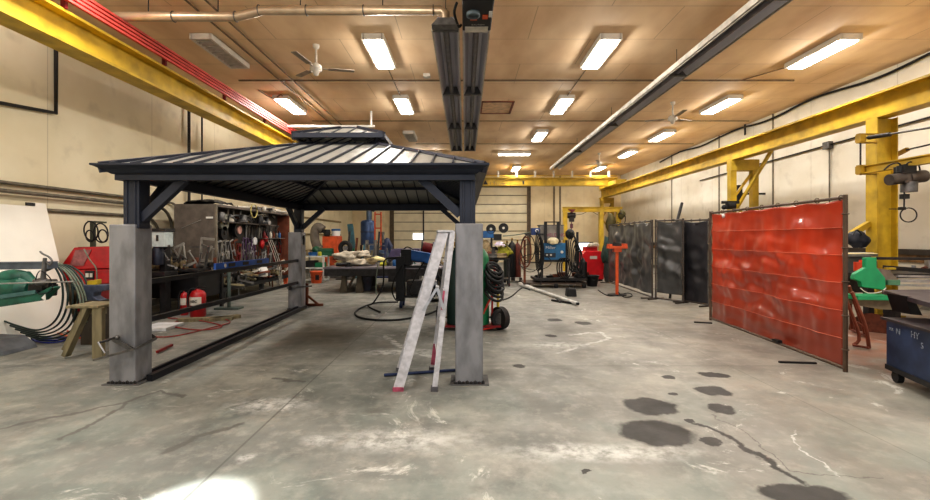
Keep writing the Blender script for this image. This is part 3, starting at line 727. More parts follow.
# side rails between the left posts
rl = M('black_tube_rail', (40, 40, 46), .4, .5, .15, 6)
MB().bar((-3.42, 4.75, 1.03), (-3.5, 9.17, 1.03), .05, .055).build('side_rail', rl, g)
MB().bar((-3.42, 4.75, .62), (-3.5, 9.17, .57), .05, .055).build('side_rail', rl, g)
MB().bar((-3.30, 4.60, .035), (-3.40, 9.4, .035), .06, .07).build('floor_rail', rl, g)
MB().bar((-3.40, 4.75, .04), (-3.5, 9.4, .04), .04, .08).build('floor_rail', rl, g)
# bar clamp around the near left sleeve
t = thing('bar_clamp', 'steel bar clamp gripping the near left gazebo sleeve low down', 'clamp', (-3.5, 4.4, .3))
MB().bar(W(93.5, 360, 4.44), W(135, 349, 4.40), .02, .022).bar(W(135, 349, 4.40), W(156, 338.5, 4.80), .02, .022).build('bar', midsteel, t)
MB().cyl(W(98, 343, 4.32), W(117, 337, 4.46), .012).build('screw', darksteel, t)
MB().cyl(W(98, 342, 4.32), W(105, 353, 4.32), .008).build('handle', silver, t)
MB().bar(W(113, 339, 4.46), W(132, 349.5, 4.46), .02, .04).ball(W(117, 337.5, 4.46), .025).build('jaw', midsteel, t)
MB().bar(W(151, 335, 4.76), W(156, 339, 4.8), .02, .03).build('jaw', darksteel, t)
t = thing('bar_clamp', 'dark bar clamp through the far left gazebo sleeve', 'clamp', (-3.5, 9.1, .4))
MB().bar(W(287, 288, 9.14), W(312, 286, 9.14), .02, .03).build('bar', midsteel, t); MB().boxr(W(290, 288, 9.12), (.05, .04, .09)).build('jaw', darksteel, t)
tag(MB().boxr(W(303.5, 240, 9.3), (.05, .06, .2)).boxr(W(303.5, 237.5, 9.26), (.03, .03, .06)).build('thermostat', black), 'small black handset fixed on the side of the far left gazebo sleeve', 'handset')

# ================================================================== STEP LADDER
t = thing('step_ladder', 'paint-spattered aluminium step ladder open beside the near right gazebo post', 'ladder', (-.4, 4.6, 0))
fn, rn = Vector((-.655, 4.31, .02)), Vector((-.30, 4.31, 0)); wv = Vector((-.07, .65, 0))
ftn, rtn = Vector((-.215, 4.45, 1.56)), Vector((-.125, 4.45, 1.57)); wt = Vector((-.04, .38, 0))
def rail(a, b, wd, name='rail'):
    mb = MB(); up = Vector((0, 1, 0)); d = (b-a).normalized(); x = d.cross(up).normalized()
    mb.bar(a, b, wd, .012, up)
    mb.bar(a+x*(wd/2-.006)+up*.012, b+x*(wd/2-.006)+up*.012, .01, .03, up); mb.bar(a-x*(wd/2-.006)+up*.012, b-x*(wd/2-.006)+up*.012, .01, .03, up)
    return mb.build(name, alu, t)
rail(fn, ftn, .098, 'front_rail'); rail(fn+wv, ftn+wt, .098, 'front_rail')
rail(rn, rtn, .052, 'rear_rail'); rail(rn+wv, rtn+wt, .052, 'rear_rail')
for i in range(1, 5):
    k = i/5; a = fn.lerp(ftn, k); b = (fn+wv).lerp(ftn+wt, k); MB().bar(a, b, .085, .022).build('step', alu, t)
for i in range(1, 5):
    k = i/5; a = rn.lerp(rtn, k); b = (rn+wv).lerp(rtn+wt, k); MB().bar(a, b, .02, .02).build('rear_rung', alu, t)
mb = MB().bar(ftn+Vector((.02, -.02, .01)), ftn+wt+Vector((.02, .02, .01)), .16, .02); mb.build('top_cap', alu, t)
for q in (0, 1):
    o = wv*q*.88; m_ = W(437.5, 287, 4.36)+o
    MB().bar(m_, W(423, 311, 4.33)+o, .026, .012, (0, 1, 0)).bar(m_+Vector((0, -.01, 0)), W(443.5, 309, 4.34)+o+Vector((0, -.01, 0)), .026, .012, (0, 1, 0)).ball(m_, .02).build('spreader', silver, t)
for q, mm, p in ((0, pink, fn), (1, pink, fn+wv)): MB().boxr(p+Vector((-.0, .01, .0)), (.105, .05, .04)).build('foot', mm if p is fn else M('grey_rubber', (90, 88, 92), .8), t)
for p in (rn, rn+wv): MB().boxr(p+Vector((0, .01, .02)), (.07, .06, .05)).build('foot', M('grey_rubber', (90, 88, 92), .8), t)
a = (rn+wv); b = rtn+wt; MB().bar(a.lerp(b, .05)-Vector((0, .014, 0)), a.lerp(b, .2)-Vector((0, .014, 0)), .05, .01, (0, 1, 0)).build('paint_tape', pink, t)
a, b = rn, rtn; MB().bar(a.lerp(b, .5)-Vector((.018, .01, 0)), a.lerp(b, .62)-Vector((.018, .01, 0)), .02, .008, (0, 1, 0)).build('paint_tape', pink, t)
tag(MB().cyl(FL(384, 375, .02), FL(456, 370, .02), .016).build('steel_rod', blued), 'dark round bar on the floor passing under the step ladder', 'rod')

# ================================================================== FOREGROUND LEFT
c = thing('leaning_sheet', 'large white sheet board leaning on the left wall behind the green machine', 'board', (-6.4, 6.2, 0))
xb, xt = -6.33, -6.84
def sh(y, z): return Vector((xb+(xt-xb)*(z/2.08), y, z))
pol = [(4.8, .01), (7.15, .01), (7.17, 2.06), (6.93, 2.06), (6.92, 2.0), (4.8, 2.0)]
vs = [sh(*p) for p in pol]+[sh(*p)+Vector((-.02, 0, 0)) for p in pol]; n = 6
MB().add(vs, [tuple(range(n)), tuple(range(n, 2*n))[::-1]]+[(i, (i+1) % n, n+(i+1) % n, n+i) for i in range(n)]).build('panel', M('white_board', (238, 234, 222), .55, 0, .03, 2), c)
MB().boxr(sh(6.9, 2.03)+Vector((.01, 0, 0)), (.02, .14, .05)).build('corner_clip', darksteel, c)

t = thing('green_machine', 'old green horizontal saw machine with drip tray and lever at left edge', 'machine', (-5.9, 5.7, 0))
Y = 5.5
def q(px, py, Yq=Y): return W(px, py, Yq)
# drip tray
pr = [(X(-70, Y), Z(309, Y)), (X(0, Y), Z(307, Y)), (X(46, Y), Z(300, Y)), (X(58, Y), Z(287, Y)), (X(56, Y), Z(286, Y)), (X(44, Y), Z(292, Y)), (X(0, Y), Z(298, Y)), (X(-70, Y), Z(299, Y))]
MB().prism(pr, 'y', Y-.08, Y+.05).build('drip_tray', green, t, bevel=.01)
MB().prism([(X(0, Y), Z(299, Y)), (X(43, Y), Z(292.8, Y)), (X(43, Y), Z(289, Y)), (X(0, Y), Z(295, Y))], 'y', Y-.10, Y-.08).build('tray_rim', M('grey_green', (70, 110, 108), .5), t)
mb = MB(); mb.cyl(q(-60, 289, Y+.1), q(26, 289, Y+.1), .17, seg=24).cyl(q(26, 289, Y+.1), q(33, 289, Y+.1), .17, .11, seg=24).ball(q(14, 277, Y+.1), .12, (1.7, 1, .8), 18).cyl(q(24, 276, Y+.1), q(36, 286, Y+.1), .08, .05); mb.build('gear_housing', green, t)
MB().cyl(q(-20, 274, Y+.05), q(-20, 300, Y+.05), .06).build('body_flange', green, t)
MB().ball(q(42, 282, Y-.05), .07, (1.2, 1, .8)).cyl(q(34, 281, Y-.05), q(56, 281, Y-.05), .025).build('vice_hub', midsteel, t)
MB().cyl(q(43, 280, Y-.07), q(45, 258, Y-.07), .028, .02).tube([q(45, 260, Y-.07), q(50, 265, Y-.07), q(52, 261, Y-.07), q(49, 257, Y-.07), q(43, 254, Y-.07), q(40, 251.5, Y-.07)], .011).build('lever', midsteel, t)
MB().cyl(q(-10, 284, Y-.14), q(74, 281.5, Y-.14), .009).build('stop_rod', silver, t)
MB().bar(q(-60, 267, Y+.25), q(53, 265.5, Y+.25), .14, .08).bar(q(-60, 263, Y+.25), q(52, 262, Y+.25), .18, .012).build('saw_bow', M('blue_grey_steel', (104, 112, 124), .45, .4, .2, 6), t)
MB().boxr(q(43, 290, Y+.05), (.18, .22, .15), 0, .1).cyl(q(34, 288, Y), q(50, 286, Y), .05).build('motor', black, t, bevel=.01)
MB().boxr(q(49, 284, Y-.02), (.09, .1, .05), 0, .3).boxr(q(52, 287, Y-.02), (.06, .08, .04)).build('blade_guide', darksteel, t)
MB().tube([q(35, 284, Y-.1), q(37, 275, Y-.1), q(41, 271, Y-.1), q(50, 278, Y-.1), q(52, 290, Y-.1), q(40, 294, Y-.1), q(36, 290, Y-.1)], .006).build('coolant_wire', rubber, t)
MB().box(X(-90, Y), X(-34, Y), Y, Y+.3, .1, .72).build('pedestal', green, t, bevel=.02)
MB().prism([(X(-50, 5.75), 0), (X(16, 5.75), 0), (X(14, 5.75), .05), (X(2, 5.75), .17), (X(-50, 5.75), .2)], 'y', 5.6, 6.05).build('foot_casting', M('grey_casting', (112, 116, 120), .6, .2), t, bevel=.01)
MB().prism([(X(42, Y-.17), Z(296, Y)), (X(46, Y-.17), Z(299, Y)), (X(45.5, Y-.17), Z(292.5, Y))], 'y', Y-.18, Y-.17).build('white_label', white, t)
# hoses
hs = M('dark_green_hose', (42, 58, 54), .6, 0, .2, 9); hg = M('grey_green_hose', (112, 122, 106), .6, 0, .15, 9); hb = M('blue_hose', (34, 48, 130), .5, 0, .15, 9)
def hose(pts, r, m, label, group=None, name='hose'):
    return tag(MB().tube(pts, r, 6, 6).build(name, m), label, 'hose', group)
L1 = 'dark green rubber hose hanging in the big loop off the saw machine'; L2 = 'pale grey-green hose in the bundle falling from the green machine'
for i in range(6):
    d = i*2.4; Yh = 5.95+.07*i
    hose([W(46, 266+i, Yh), W(54+d, 266-d*.1, Yh), W(62+1.9*d, 283-.4*d, Yh), W(62+2.1*d, 305, Yh), W(54+2*d, 322+.7*d, Yh+.05), W(38+1.2*d, 330+.9*d, Yh+.1), W(18, 326+.8*d, Yh+.15), W(-4, 318+d, Yh+.2)], .0125, hs, L1, 'dark green hoses by the saw machine')
for i in range(4):
    d = i*3; Yh = 6.05+.08*i
    hose([W(50+d, 263, Yh), W(66+d, 272, Yh), W(78+d, 292, Yh), W(82+d, 312, Yh), W(88+d, 325, Yh+.2), W(86+d*1.2, 336, 6.62)], .0125, hg, L2, 'grey-green hoses beside the dark loop')
for i in range(3):
    hose([FL(8-6*i, 322+i*3, .03), FL(20, 330+i*3, .03), FL(36+i*4, 341-i*2, .02), FL(58, 342-i*2, .02), FL(78+i*4, 335, .02)], .012, hb, 'blue air hose lying curled on the floor under the green machine', 'blue hoses on the floor')
for i in range(2):
    hose([FL(50, 325+i*5, .02), FL(80, 333+i*5, .02), FL(112+i*8, 325+3*i, .02), FL(130, 330, .02)], .012, orange, 'orange cord on the floor behind the timber stool', 'orange cords on the floor')
# timber stool
t = thing('timber_stool', 'weathered timber work stool with splayed legs in front of the red machine', 'stool', (-4.95, 5.6, 0))
zt_ = Z(304, 5.6)
MB().box(X(76, 5.6), X(108, 5.6), 5.45, 5.85, zt_-.035, zt_).build('seat', wood, t, bevel=.008)
for y in (5.5, 5.8):
    MB().bar((X(88, y), y, zt_-.03), (X(66, y), y, 0.03), .05, .09, (0, 1, 0)).build('leg', wood, t)
    MB().box(X(94, y), X(103.5, y), y-.03, y+.03, 0, zt_-.03).build('leg', wood, t)
MB().box(X(80, 5.6), X(103, 5.6), 5.6, 5.66, zt_-.13, zt_-.035).build('apron', wood, t)
# red machine
t = thing('red_parts_washer', 'red sheet-metal parts washer with sloping window behind the timber stool', 'machine', (-6.3, 7.6, 0))
Y = 7.3
MB().prism([(X(58, Y), Z(270, Y)), (X(74, Y), Z(247.5, Y)), (X(118, Y), Z(246, Y)), (X(118, Y), Z(268, Y)), (X(64, Y), Z(270, Y))], 'y', Y, Y+.75).build('hood', red, t, bevel=.01)
MB().prism([(X(70, Y), Z(266, Y)), (X(76, Y), Z(250, Y)), (X(92, Y), Z(249.5, Y)), (X(84, Y), Z(265.5, Y))], 'y', Y-.012, Y).build('window', M('pinkish_glass', (156, 96, 96), .25, 0, .25, 10), t)
MB().prism([(X(58, Y), Z(270.5, Y)), (X(118, Y), Z(269, Y)), (X(118, Y), Z(283, Y)), (X(76, Y), Z(285, Y)), (X(62, Y), Z(280, Y))], 'y', Y-.03, Y+.75).build('basin', red, t, bevel=.01)
MB().box(X(76, Y), X(118, Y), Y+.02, Y+.7, Z(312, Y), Z(284, Y)).build('cabinet_body', redd, t, bevel=.01)
MB().box(X(78, Y), X(116, Y), Y+.08, Y+.66, 0, Z(312, Y)).build('plinth', black, t)
MB().box(X(87, Y), X(96, Y), Y-.045, Y-.03, Z(279, Y), Z(270.5, Y)).build('control_plate', black, t)
MB().box(X(88, Y), X(91, Y), Y-.05, Y-.045, Z(277, Y), Z(273, Y)).box(X(92.2, Y), X(94.8, Y), Y-.05, Y-.045, Z(277, Y), Z(273, Y)).build('gauge_window', offwhite, t)
MB().tube([W(84, 249, Y-.05), W(90, 260, Y-.06), W(96, 268, Y-.07), W(97, 280, Y-.08)], .01).build('supply_cord', hg, t)
# anvil on block
t = thing('anvil', 'grey-blue anvil on a timber block right behind the stool', 'anvil', (-5.6, 6.35, 0))
Y = 6.3
MB().prism([(X(74, Y), Z(287, Y)), (X(84, Y), Z(284.5, Y)), (X(108, Y), Z(284.5, Y)), (X(108, Y), Z(290, Y)), (X(98, Y), Z(292, Y)), (X(97, Y), Z(296, Y)), (X(104, Y), Z(300, Y)), (X(84, Y), Z(300, Y)), (X(90, Y), Z(296, Y)), (X(88, Y), Z(291, Y)), (X(80, Y), Z(290, Y))], 'y', Y-.07, Y+.07).build('body', M('anvil_blue', (96, 104, 124), .45, .4, .25, 8), t, bevel=.01)
MB().box(X(88, Y), X(104, Y), Y-.12, Y+.12, 0, Z(300, Y)).build('block', M('dark_timber', (70, 62, 52), .8), t)
tag(MB().boxr(W(94, 282.5, 6.3), (.13, .08, .055)).boxr(W(98, 281.5, 6.3), (.03, .085, .06)).build('yellow_tape_measure', M('tape_yellow', (196, 170, 50), .5)), 'small yellow tape measure lying on the anvil', 'tape measure')
t = thing('yellow_cabinet', 'low yellow cabinet behind the red machine against the left wall', 'cabinet', (-6.6, 8.3, 0))
MB().box(-6.92, -6.3, 7.9, 8.5, 0, 1.3).build('body', yellowd, t, bevel=.01); MB().box(-6.93, -6.28, 7.88, 8.52, 1.3, 1.34).build('top', darksteel, t); MB().box(-6.29, -6.27, 7.95, 8.2, .2, 1.2).build('door', yellowd, t)
t = thing('cable_stand', 'thin upright post with loops of black cable beside the near left gazebo sleeve', 'stand', (X(93, 7.85), 7.85, 0))
MB().box(X(93, 7.85)-.03, X(93, 7.85)+.03, 7.82, 7.88, 0, Z(221, 7.85)).box(X(93, 7.85)-.2, X(93, 7.85)+.2, 7.78, 8.0, 0, .03).bar((X(88, 7.85), 7.85, Z(221.5, 7.85)), (X(106, 7.85), 7.85, Z(222.5, 7.85)), .03, .03).build('post', M('olive_post', (74, 78, 62), .6), t)
for i, (px, py, r) in enumerate(((91, 231, .17), (101, 233, .17), (103, 236, .11), (90, 236, .1))):
    MB().ring(W(px, py, 7.8-.02*i), r, .012, (.1, 1, .1), squash=.8).build('cable_loop', rubber, t)

# machine with pale control box right of near-left sleeve
t = thing('bench_drill', 'dark drill machine with a pale control panel left of the tool cabinet', 'machine', (X(158, 8.3), 8.3, 0))
Y = 8.2
MB().box(X(150, Y), X(164.5, Y), Y, Y+.25, Z(247, Y), Z(231.5, Y)).build('control_panel', M('pale_panel', (196, 206, 204), .4), t, bevel=.008)
MB().box(X(149, Y), X(165.5, Y), Y-.02, Y+.28, Z(231.5, Y), Z(228.5, Y)).box(X(156.5, Y), X(158.5, Y), Y-.015, Y, Z(241, Y), Z(235, Y)).build('panel_hood', darksteel, t)
MB().lathe([(.09, 0), (.1, .03), (.1, .3), (.07, .35)], W(158, 265, Y+.1)).build('motor', M('blue_black', (50, 54, 68), .5, .3), t)
MB().box(X(154, Y), X(160, Y), Y+.15, Y+.3, .05, Z(247, Y)).build('column', darksteel, t)
MB().box(X(146, Y), X(166, Y), Y-.05, Y+.5, 0, .06).build('base', darksteel, t)
MB().box(X(148, Y), X(166, Y), Y-.05, Y+.35, Z(276, Y), Z(272, Y)).build('work_table', darksteel, t)
MB().cyl(W(164, 252, Y), W(169, 246, Y-.1), .008).cyl(W(164, 252, Y), W(168, 260, Y-.1), .008).ball(W(169, 246, Y-.1), .025).ball(W(168, 260, Y-.1), .025).build('feed_handle', midsteel, t)

# bench
t = thing('clamp_bench', 'dark steel bench heaped with clamps left of the tool cabinet', 'bench', (-5.8, 9.1, 0))
MB().box(-6.5, -5.22, 8.6, 9.6, .84, .89).build('top', darksteel, t, bevel=.005)
for xx, yy in ((-6.45, 8.65), (-5.3, 8.65), (-6.45, 9.5), (-5.3, 9.5)): MB().box(xx, xx+.06, yy, yy+.06, 0, .84).build('leg', darksteel, t)
MB().box(-6.4, -5.28, 8.75, 9.5, .3, .80).build('drawer_box', black, t, bevel=.01)
MB().box(-6.4, -5.3, 8.74, 8.75, .74, .79).build('blue_strip', blued, t)
def c_clamp(loc, rot, s, label, m=midsteel):
    mb = MB()
    mb.bar((0, 0, 0), (0, 0, .36*s), .022*s, .034*s, (0, 1, 0)).bar((0, 0, .35*s), (.17*s, 0, .35*s), .022*s, .034*s).bar((0, 0, .02*s), (.17*s, 0, .02*s), .022*s, .034*s)
    mb.cyl((.16*s, 0, -.1*s), (.16*s, 0, .2*s), .011*s).cyl((.11*s, 0, -.1*s), (.21*s, 0, -.1*s), .007*s).cyl((.16*s, 0, .2*s), (.16*s, 0, .22*s), .025*s)
    o = mb.build('c_clamp', m, local=True); o.location = loc; o.rotation_euler = rot
    return tag(o, label, 'clamp')
lc = M('light_steel', (150, 146, 138), .45, .4)
c_clamp(W(200, 262, 9.0), (0.1, .1, .2), 1.4, 'large pale C-clamp standing upright on the bench nearest the tool cabinet', lc)
c_clamp(W(186, 268, 8.9), (.05, -.5, .4), 1.3, 'grey C-clamp leaning left in the middle of the clamp bench', lc)
c_clamp(W(176, 270, 8.8), (.1, .5, -.3), 1.0, 'small dark C-clamp leaning right on the clamp bench')
c_clamp(W(205, 268, 8.7), (0, -.25, 2.7), 1.2, 'dark C-clamp turned over at the right end of the clamp bench')
c_clamp(W(169, 268, 8.75), (1.3, .3, .3), 1.1, 'dark C-clamp lying among rags at left of the bench')
for i, (a, b, m, lb) in enumerate((((175, 268), (182, 244), lc, 'pale steel bar propped upright at the left of the clamp bench'), ((186, 266), (183, 243), lc, 'thin pale bar propped upright in the middle of the clamp bench'), ((198, 268), (212, 246), lc, 'pale bar leaning right against the cabinet end above the bench'), ((190, 247), (212, 247), midsteel, 'steel bar laid flat across the upright clamps'), ((170, 250), (177, 262), midsteel, 'short dark bar leaning beside the drill machine'))):
    tag(MB().bar(W(*a, 9.1+.03*i), W(*b, 9.15+.03*i), .03, .04).build('steel_bar', m), lb, 'bar')
tag(MB().ball(W(164, 264, 8.75), .19, (.9, .8, .8), 16, .5, 3).build('rag_bundle', tan), 'crumpled beige rag bundle at the left end of the clamp bench', 'rag')
tag(MB().ball(W(176, 258, 9.2), .13, (1.2, .8, .7), 12, .7, 5).build('rag_bundle', darksteel), 'dark crumpled rag behind the upright bars on the clamp bench', 'rag')
for i in range(6):
    p = W(168+8*i, 266-(i % 2)*3, 9.0+.05*i)
    tag(MB().boxr(p, (.12+.02*(i % 3), .12, .07+.02*(i % 2)), .1*i, .2*i, .5*i).cyl(p, p+Vector((.05, 0, .1)), .015).build('steel_fitting', M('fit%d' % (i % 3), ((96, 90, 82), (66, 62, 62), (124, 116, 96))[i % 3], .6, .3)), 'dark machined steel fitting lying among the clamps on the bench', 'fitting', 'steel fittings on the clamp bench')
# fire extinguishers
def extinguisher(px, pyb, r, h, label, Yx=None):
    b = FL(px, pyb)
    t = thing('fire_extinguisher', label, 'fire extinguisher', b)
    MB().lathe([(r*.8, 0), (r, .02), (r, h*.78), (r*.75, h*.88), (r*.3, h*.93), (r*.3, h*.96)], (0, 0, 0), seg=20).build('cylinder', red, t, local=True)
    MB().cyl((0, 0, h*.94), (0, 0, h), r*.22).box(-r*.1, r*1.1, -.012, .012, h, h+.02).box(-r*.1, r*1.0, -.012, .012, h*.94, h*.96).build('valve_handle', black, t, local=True)
    MB().tube([(-.02, 0, h*.96), (-r*1.1, -.02, h*.93), (-r*1.35, -.03, h*.6), (-r*1.2, -.03, h*.2)], .014).build('hose', rubber, t, local=True)
    n = 8; mb = MB()
    mb.grid(lambda u, v: Vector((math.sin((u-.5)*1.9)*(r+.003), -math.cos((u-.5)*1.9)*(r+.003), h*(.42+.28*v))), 8, 1); mb.build('label', offwhite, t, local=True)
    return t
te = extinguisher(198, 317, .135, .56, 'big red fire extinguisher standing on the floor below the clamp bench')
text('lettering', 'ABC', .07, black, Vector(te.location)+Vector((-.07, -.141, .29)), (1, 0, 0), (0, 0, 1), te)
extinguisher(184.5, 315, .072, .48, 'small red fire extinguisher left of the big one')
tag(MB().boxr(FL(206, 319, .03), (.9, .16, .06), 0, 0, .25).build('timber_board', wood), 'weathered board on the floor in front of the extinguishers', 'board')
tag(MB().boxr(FL(224, 318, .03), (.55, .14, .06), 0, 0, .9).build('timber_board', wood), 'short board on the floor right of the longer one by the extinguishers', 'board')
tag(MB().boxr((X(162, 7.3), 7.3, .03), (.42, .5, .05), 0, 0, .06).build('white_sheet', M('white_foam', (216, 218, 220), .6)), 'flat white slab on the floor just right of the near left sleeve', 'slab')
hr = M('red_air_hose', (150, 48, 44), .55)
hose([FL(150, 337, .02), FL(175, 336, .02), FL(210, 328, .02), FL(230, 322, .02), FL(215, 318, .02), FL(180, 321, .02), FL(172, 326, .02), FL(200, 330, .02), FL(222, 326, .02), FL(196, 320, .02), FL(168, 318, .02)], .010, hr, 'thin red air hose looped on the floor by the white slab')
tag(MB().bar(FL(157, 352, .03), FL(172, 345, .03), .03, .03).build('red_bar', redd), 'short red bar on the floor beside the gazebo floor rail', 'bar')

# ================================================================== TOOL CABINET
KX, KB, KY0, KY1, KZ = -5.5, -5.86, 9.75, 13.75, 2.25
t = thing('tool_cabinet', 'big grey steel tool cabinet on castors, open to the room, left wall', 'cabinet', (-5.9, 11.7, 0))
cab = M('cabinet_grey', (112, 104, 98), .55, .3, .2, 5, .04)
MB().box(-6.42, KX, KY0-.04, KY0, .28, KZ).build('end_panel', cab, t)
MB().box(-6.42, KX, KY1, KY1+.04, .28, KZ).build('end_panel', brown, t)
MB().box(-6.42, KB, KY0, KY1, .3, KZ-.02).build('back_panel', M('cabinet_back', (74, 70, 64), .7, .1, .35, 4), t)
MB().box(-6.42, KX, KY0, KY1, KZ-.05, KZ).build('top', cab, t); MB().box(-6.42, KX+.05, KY0, KY1, .28, .34).box(KX+.02, KX+.05, KY0, KY1, .34, .37).build('bottom_tray', black, t)
MB().box(KX-.02, KX+.02, KY0-.05, KY0-.0, .28, KZ).build('door_jamb', M('jamb_tan', (124, 116, 102), .6), t)
MB().box(-5.7, -5.56, KY0-.07, KY0-.04, 1.93, 1.97).build('handle', white, t)
MB().bar((-6.25, KY0-.045, 1.72), (-5.82, KY0-.045, 1.9), .008, .012, (0, 1, 0)).build('scratch', silver, t)
MB().box(KB, KX-.05, KY0+.1, KY1-.8, 1.86, 1.88).build('shelf', cab, t); MB().box(KB, KX-.08, KY1-1.5, KY1-.1, 1.48, 1.50).build('shelf', cab, t)
for y in (10.0, 11.9, 13.5):
    MB().cyl((KX+.02, y, .09), (KX-.03, y, .09), .09).box(KX-.06, KX+.05, y-.04, y+.04, .16, .28).build('castor', rubber if y != 13.5 else orange, t)
tag(MB().grid(lambda u, v: Vector((-6.3+.75*u, KY0+.1+.7*v, KZ+.02+.13*abs(mnoise.noise(Vector((u*3.1, v*3, 1))))+.05*math.sin(u*PI))), 14, 8).build('folded_tarp', darksteel, solid=.02), 'crumpled dark tarp on top of the tool cabinet', 'tarp')
tag(MB().box(-6.2, -5.7, 10.9, 13.2, KZ, KZ+.05).box(-6.1, -6.0, 10.9, 13.0, KZ+.05, KZ+.09).build('timber_plank', offwhite), 'pale plank lying along the top of the tool cabinet', 'plank')
def tb(px, py, xx=-5.76): Yq = xx*F/(px-CX); return Vector((xx, Yq, Z(py, Yq)))
def disc(px, py, r, m, m2, r2, label):
    p = tb(px, py); t = thing('grinding_disc', label, 'disc', p)
    MB().cyl(p, p+Vector((.07, 0, 0)), r, seg=24).build('disc', m, t); MB().cyl(p+Vector((.07, 0, 0)), p+Vector((.1, 0, 0)), r2, seg=20).build('hub', m2, t)
disc(222, 222, .2, M('disc_white', (172, 172, 158), .6), midsteel, .07, 'large pale round disc hanging top left inside the tool cabinet')
disc(236, 230, .19, black, M('pink_hub', (196, 150, 138), .6), .1, 'black disc with pinkish hub hanging beside the pale disc')
disc(252, 241, .12, black, M('dial_white', (226, 228, 230), .4), .1, 'round white-faced gauge hanging mid height in the tool cabinet')
disc(222, 233, .16, black, darksteel, .05, 'black round disc below the pale one in the tool cabinet')
tag(MB().ring(tb(254, 211, -5.45), .17, .014, (1, 0, 0)).build('cable_ring', M('pale_yellow', (204, 190, 120), .5)), 'pale yellow cable ring hung on the tool cabinet top edge', 'cable')
for i in range(4):
    a = tb(243+3.2*i, 240, -5.7); b = tb(243+3.2*i, 258+i, -5.7); c3 = tb(246+3.2*i, 250, -5.66)
    tag(MB().tube([b, a, a+Vector((0, .06, .05)), a+Vector((0, .12, -.02)), b+Vector((0, .13, .1))], .014).build('hanging_hose', purple), 'purple-brown hose loop hanging in the middle of the tool cabinet', 'hose', 'purple hoses in the tool cabinet')
def tool(kind, p, s, ang, m, label, group):
    mb = MB()
    if kind == 'hammer': mb.cyl((0, 0, -.3), (0, 0, 0), .014).boxr((0, 0, .02), (.035, .13, .04))
    elif kind == 'wrench': mb.bar((0, 0, -.26), (0, 0, 0), .02, .03).ring((0, 0, .03), .03, .012, (1, 0, 0), 12, 5).ring((0, 0, -.29), .025, .01, (1, 0, 0), 12, 5)
    elif kind == 'pliers': mb.tube([(0, -.06, -.24), (0, -.04, -.12), (0, 0, 0), (0, .015, .08)], .012).tube([(0, .06, -.24), (0, .04, -.12), (0, 0, 0), (0, -.015, .08)], .012).ball((0, 0, 0), .022)
    elif kind == 'clamp': mb.bar((0, 0, -.42), (0, 0, .05), .014, .026).bar((0, -.01, .04), (0, .14, .04), .02, .03).bar((0, -.01, -.2), (0, .14, -.2), .02, .03).cyl((0, .12, -.2), (0, .12, -.06), .01).cyl((0, .12, -.34), (0, .12, -.2), .02)
    elif kind == 'square': mb.bar((0, 0, -.3), (0, 0, .02), .012, .04, (0, 1, 0)).bar((0, 0, 0), (0, .22, 0), .012, .04)
    o = mb.build(kind, m, local=True); o.location = p; o.rotation_euler = (ang, 0, 0); o.scale = (s, s, s)
    return tag(o, label, kind, group)
tm = [midsteel, silver, darksteel, redd, blue, lc, rust]
protos = {}
names = {'hammer': 'hammer', 'wrench': 'wrench', 'pliers': 'pair of pliers', 'clamp': 'bar clamp', 'square': 'steel square'}
mcol = {midsteel.name: 'grey', silver.name: 'bright', darksteel.name: 'black', redd.name: 'red', blue.name: 'blue', lc.name: 'pale', rust.name: 'rusty'}
kk = ['clamp', 'pliers', 'hammer', 'wrench', 'square']
random.seed(3)
i = 0
for row, (py, a, b, st) in enumerate(((216, 226, 274, 3.3), (228, 244, 276, 3.1), (245, 218, 282, 2.6), (254, 219, 282, 2.5), (266, 217, 284, 3.4), (274, 232, 284, 5.0))):
    px = a
    while px < b:
        k = kk[random.choice((0, 0, 1, 1, 2, 3, 3, 4))]; m = random.choice(tm+[silver, lc] if row in (2, 3) else [darksteel, silver, lc, rust, midsteel])
        key = (k, m.name); ang = random.uniform(-.35, .35) + (1.35 if row == 0 else 0); p = tb(px+random.uniform(-1, 1), py+random.uniform(-2, 2), random.uniform(-5.78, -5.66))
        s = random.uniform(.9, 1.5)
        lb = '%s %s hanging in the open tool cabinet' % (mcol[m.name], names[k]); gp = '%s %ss in the tool cabinet' % (mcol[m.name], k)
        if key in protos:
            o = dup(protos[key], p, (ang, 0, 0)); o.scale = (s, s, s)
        else: protos[key] = tool(k, p, s, ang, m, lb, gp)
        px += st*random.uniform(.7, 1.3)
# small bottles on the shelf, red gloves, jug
for i in range(6):
    p = Vector((-5.68, 12.45+.2*i, 1.5)); o = MB().lathe([(.04, 0), (.045, .01), (.045, .13), (.018, .17), (.018, .2)], p, seg=10).build('bottle', [redd, darksteel, offwhite, rust, midsteel, blue][i])
    tag(o, '%s bottle on the small shelf at the far end of the tool cabinet' % ['red', 'black', 'white', 'rust-brown', 'grey', 'blue'][i], 'bottle')
tag(MB().ball(tb(262, 244, -5.66), .12, (.5, .8, 1), 12, .5, 4).ball(tb(266, 239, -5.66), .1, (.5, .9, 1), 12, .5, 9).build('red_glove', red), 'red work glove hanging at the right of the white-faced gauge', 'glove')
p = tb(262, 284, -5.52)
t = thing('plastic_jug', 'white plastic jug standing in the bottom tray of the tool cabinet', 'jug', (p.x, p.y, .42))
MB().lathe([(.12, 0), (.15, .02), (.15, .2), (.08, .3), (.05, .33)], (p.x, p.y, .45), seg=14).build('body', white, t)
MB().tube([(p.x, p.y-.05, .78), (p.x, p.y-.16, .76), (p.x, p.y-.16, .62)], .015).build('handle', white, t)
random.seed(11)
offc = {}
